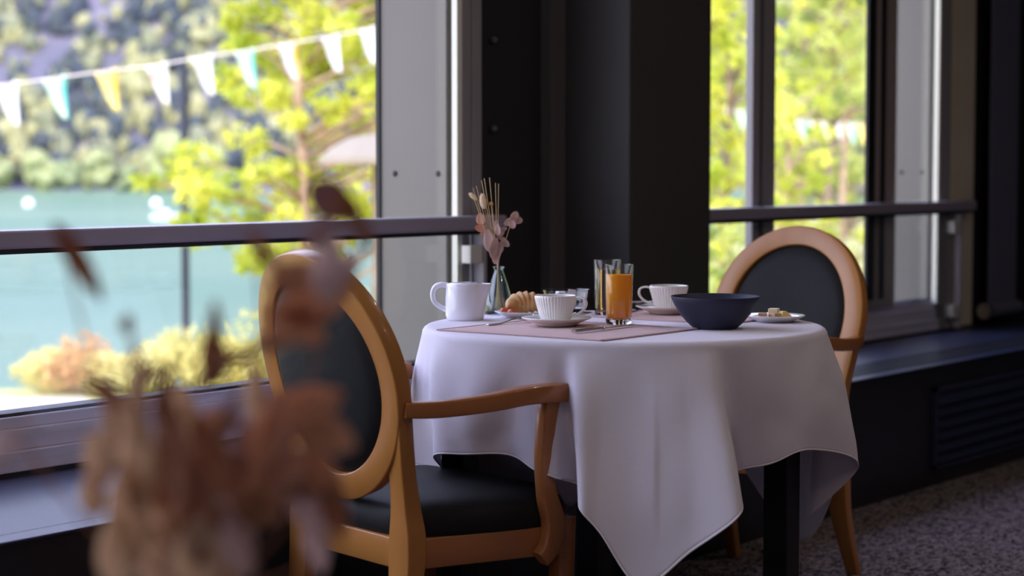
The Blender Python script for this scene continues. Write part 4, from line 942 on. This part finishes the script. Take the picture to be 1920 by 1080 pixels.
flags2 = [(1334, 210, 'y', 'edge pennant beside the column in the right window'), (1358, 206, 'w', 'white pennant nearest the column in the right window'), (1388, 210, 't', 'mint pennant left of the right window mullion'), (1473, 222, 'w', 'white pennant right after the right window mullion'), (1499, 225, 't', 'mint pennant third right of the column'), (1523, 229, 'c', 'yellow-edged pennant in the middle of the right window'), (1547, 230, 'w', 'white pennant left of the dark trunks'), (1571, 231, 'w', 'white pennant right of the dark trunks'), (1592, 232, 't', 'mint pennant second from the right end'), (1612, 233, 'y', 'yellow pennant nearest the right window casing')]
bunting([(1200, 190), (1652, 234.5)], flags2, 'bunting', 'pale cord carrying the distant pennants outside the right window', 'pennants outside the right window', 0.185, 0.36, zf2)

gp_ = pl((1652-960)/3600*30, 30, -1.0); o = empty('garden_post', gp_, label='slim garden post beside the right window casing, holding the distant pennant cord', cat='pole')
gh_ = pv(1652, 234.5, 30).z + 1.0; MB().tube([(0, 0, 0), (0, 0, gh_+0.05)], 0.04, 10).build('pole', pm, o); MB().ball((0, 0, gh_+0.07), 0.05).build('cap', pm, o)
# shrubs on the bank
def leaves(mb, c, rx, ry, rz, n, size, rr):
    for _ in range(n):
        while True:
            p = Vector((rr.uniform(-1, 1), rr.uniform(-1, 1), rr.uniform(-1, 1)))
            if p.length < 1: break
        p = Vector((c.x+p.x*rx, c.y+p.y*ry, c.z+p.z*rz)); nrm = Vector((rr.gauss(0, 1), rr.gauss(0, 1), rr.gauss(0, 1)+0.8)).normalized()
        a = nrm.orthogonal().normalized(); a = Quaternion(nrm, rr.uniform(0, 6.28)) @ a; b = nrm.cross(a); s = size*rr.uniform(0.6, 1.3)
        mb.add([p-a*s, p-b*s*0.55+a*s*0.1, p+a*s, p+b*s*0.55+a*s*0.1], [(0, 1, 2, 3)])
shm = [M('yellow_shrub', (0.72, 0.64, 0.20), 0.8, var=(0.82, 0.72, 0.32), vscale=5, thin=0.35, spec=0.1), M('orange_shrub', (0.72, 0.50, 0.20), 0.8, var=(0.66, 0.34, 0.14), vscale=5, thin=0.35, spec=0.1), M('olive_shrub', (0.58, 0.56, 0.16), 0.8, var=(0.80, 0.72, 0.30), vscale=5, thin=0.35, spec=0.1)]
shr = [(75, 690, 0.24, 0, 'low yellow shrub at the left end of the bank'), (135, 672, 0.30, 1, 'orange tinged shrub at the left of the bank'), (195, 700, 0.26, 0, 'yellow shrub right of the orange one'), (262, 698, 0.24, 2, 'low olive shrub left of the pole'), (318, 675, 0.34, 0, 'taller yellow shrub at the foot of the thin pole'), (395, 668, 0.38, 2, 'bushy olive shrub right of the thin pole'), (470, 680, 0.36, 0, 'yellow shrub just left of the near chair'), (560, 640, 0.44, 2, 'olive shrub hidden mostly by the near chair'), (660, 600, 0.42, 2, 'olive shrub between the near chair and the grey panel')]
for i, (px, py, r_, mi, lb) in enumerate(shr):
    Z = 17.9 + (0.3 if px < 400 else 0.0); c = pv(px, py, Z); base = Vector((c.x, c.y, -1.0)); e = empty('bank_shrub', base, label=lb, cat='shrub', group='shrubs along the bank')
    mb = MB(); rr = random.Random(i+50); hh = max(0.15, (c.z+1.0)+r_*0.5)
    for q in range(9):
        cc = Vector((rr.uniform(-.7, .7)*r_, rr.uniform(-.7, .7)*r_, hh*rr.uniform(0.35, 0.85))); leaves(mb, cc, r_*0.95, r_*0.8, hh*0.42, 210, 0.034, rr)
    mb.build('foliage', shm[mi], e, smooth=False); MB().tube([(0, 0, 0), (0.02, 0, hh*0.6)], 0.015, 6).build('stem', MT['bark'], e)

# trees near the house
def tree(label, px, Z, trunk, clusters, mt, seed, nleaf=240, size=0.075, tr=0.07, bark='bark', zs=0.75, name='leafy_tree'):
    """trunk: list of (px, py); clusters: (px, py, radius px, depth offset)"""
    X = (px-960)/3600*Z; base = pl(X, Z, -1.02); e = empty(name, base, label=label, cat='tree', group='leafy trees outside the windows'); off = Matrix.Translation(-base)
    pts = spline([base] + [pv(a, b, Z) for a, b in trunk], 6); m = len(pts)
    MB().tube(pts, lambda k: tr*(1-0.75*k/m), 10).build('trunk', MT[bark], e, auto=0, mx=off)
    mb = MB(); br = MB(); rr = random.Random(seed)
    for (a, b, r_, dz) in clusters:
        c = pv(a, b, Z+dz); rad_ = r_/3600*Z
        leaves(mb, c, rad_, rad_, rad_*zs, int(nleaf*(r_/50)**1.3*(Z/20)**0.0), size, rr)
        q = min(pts, key=lambda s_: (s_ + Vector((0, 0, (c-s_).length*0.35)) - c).length)
        br.tube([q, q.lerp(c, 0.55) + Vector((0, 0, 0.05)), c], [tr*0.28, tr*0.2, tr*0.08], 5)
    br.build('branches', MT[bark], e, auto=0, mx=off); mb.build('foliage', MT[mt], e, smooth=False, mx=off)
    return e
rr = random.Random(11); cl = []
def in_main(x, y):
    if y < 60: return 420 + abs(y-60)*0.2 < x < 1000
    if y < 200: return 418 < x < 980
    if y < 300: return 430 < x < 960
    if y < 430: return 350 < x < 900
    return 440 < x < 640
for _ in range(900):
    x, y = rr.uniform(250, 1000), rr.uniform(-420, 520)
    if in_main(x, y) and all((x-c[0])**2+(y-c[1])**2 > 38**2 for c in cl): cl.append((x, y, rr.uniform(30, 56), rr.uniform(-0.9, 0.9)))
cl = [c for c in cl if not (430 < c[0] < 520 and 190 < c[1] < 300 and rr.random() < 0.7)]
cl += [(268, 340, 24, 0), (310, 336, 26, 0.1), (350, 340, 24, 0), (385, 350, 30, 0.1), (470, 470, 34, 0), (505, 500, 30, 0.2), (540, 470, 34, 0), (380, 400, 26, 0), (470, 80, 30, 0), (440, 45, 26, 0)]
tree('bright yellow green tree filling the right part of the lake window', 585, 19.0, [(584, 560), (575, 420), (570, 300), (562, 190), (575, 60), (590, -120), (600, -350)], cl, 'leaf', 1, nleaf=80, size=0.070, tr=0.085, bark='bark_pale')
def rtree(label, px, Z, x0, x1, y0, y1, mt, seed, trunk, tr, bark, dens=36, **kw):
    r2 = random.Random(seed); c2 = []
    for _ in range(700):
        x, y = r2.uniform(x0, x1), r2.uniform(y0, y1)
        if all((x-c[0])**2+(y-c[1])**2 > dens**2 for c in c2): c2.append((x, y, r2.uniform(dens*0.65, dens*0.95), r2.uniform(-1, 1)))
    tree(label, px, Z, trunk, c2, mt, seed, tr=tr, bark=bark, **kw)
rtree('yellow green tree right beside the column in the right window', 1365, 16, 1260, 1440, -260, 560, 'leaf', 21, [(1362, 600), (1358, 400), (1366, 200), (1360, -100)], 0.05, 'bark', 38, nleaf=95, size=0.055)
rtree('low branching bright tree at the centre of the right window', 1470, 20, 1430, 1545, 150, 470, 'leaf', 22, [(1470, 520), (1465, 400), (1475, 330), (1480, 240)], 0.05, 'bark_pale', 34, nleaf=70, size=0.06)
rtree('tall slender dark-trunked tree left of two in the right window', 1548, 24, 1440, 1640, -300, 210, 'leaf2', 23, [(1547, 480), (1553, 330), (1562, 220), (1560, 100), (1540, -100), (1530, -250)], 0.055, 'bark', 32, nleaf=80, size=0.07)
rtree('tall slender dark-trunked tree right of two in the right window', 1580, 26, 1500, 1720, -300, 170, 'leaf', 24, [(1576, 480), (1580, 330), (1582, 200), (1590, 60), (1600, -200)], 0.06, 'bark_pale', 34, nleaf=80, size=0.07)
rtree('hazy green tree standing further back in the right window', 1500, 45, 1320, 1700, -260, 330, 'leaf2', 25, [(1500, 430), (1502, 300), (1505, 100), (1500, -200)], 0.16, 'bark', 34, nleaf=60, size=0.16)
rtree('distant spring green tree closing the view behind the far chair', 1590, 60, 1330, 1760, 120, 400, 'leaf2', 26, [(1590, 400), (1590, 300), (1590, 150)], 0.2, 'bark', 30, nleaf=60, size=0.2)
rtree('leafy bush low behind the far chair\'s left shoulder', 1375, 14, 1320, 1420, 430, 560, 'leaf2', 27, [(1370, 640), (1372, 560), (1375, 500)], 0.03, 'bark', 30, nleaf=90, size=0.04, name='garden_bush')
rtree('bright hedge bush low beside the right window casing', 1600, 22, 1480, 1680, 420, 560, 'leaf', 28, [(1600, 560), (1600, 500)], 0.03, 'bark', 30, nleaf=60, size=0.06, name='garden_bush')
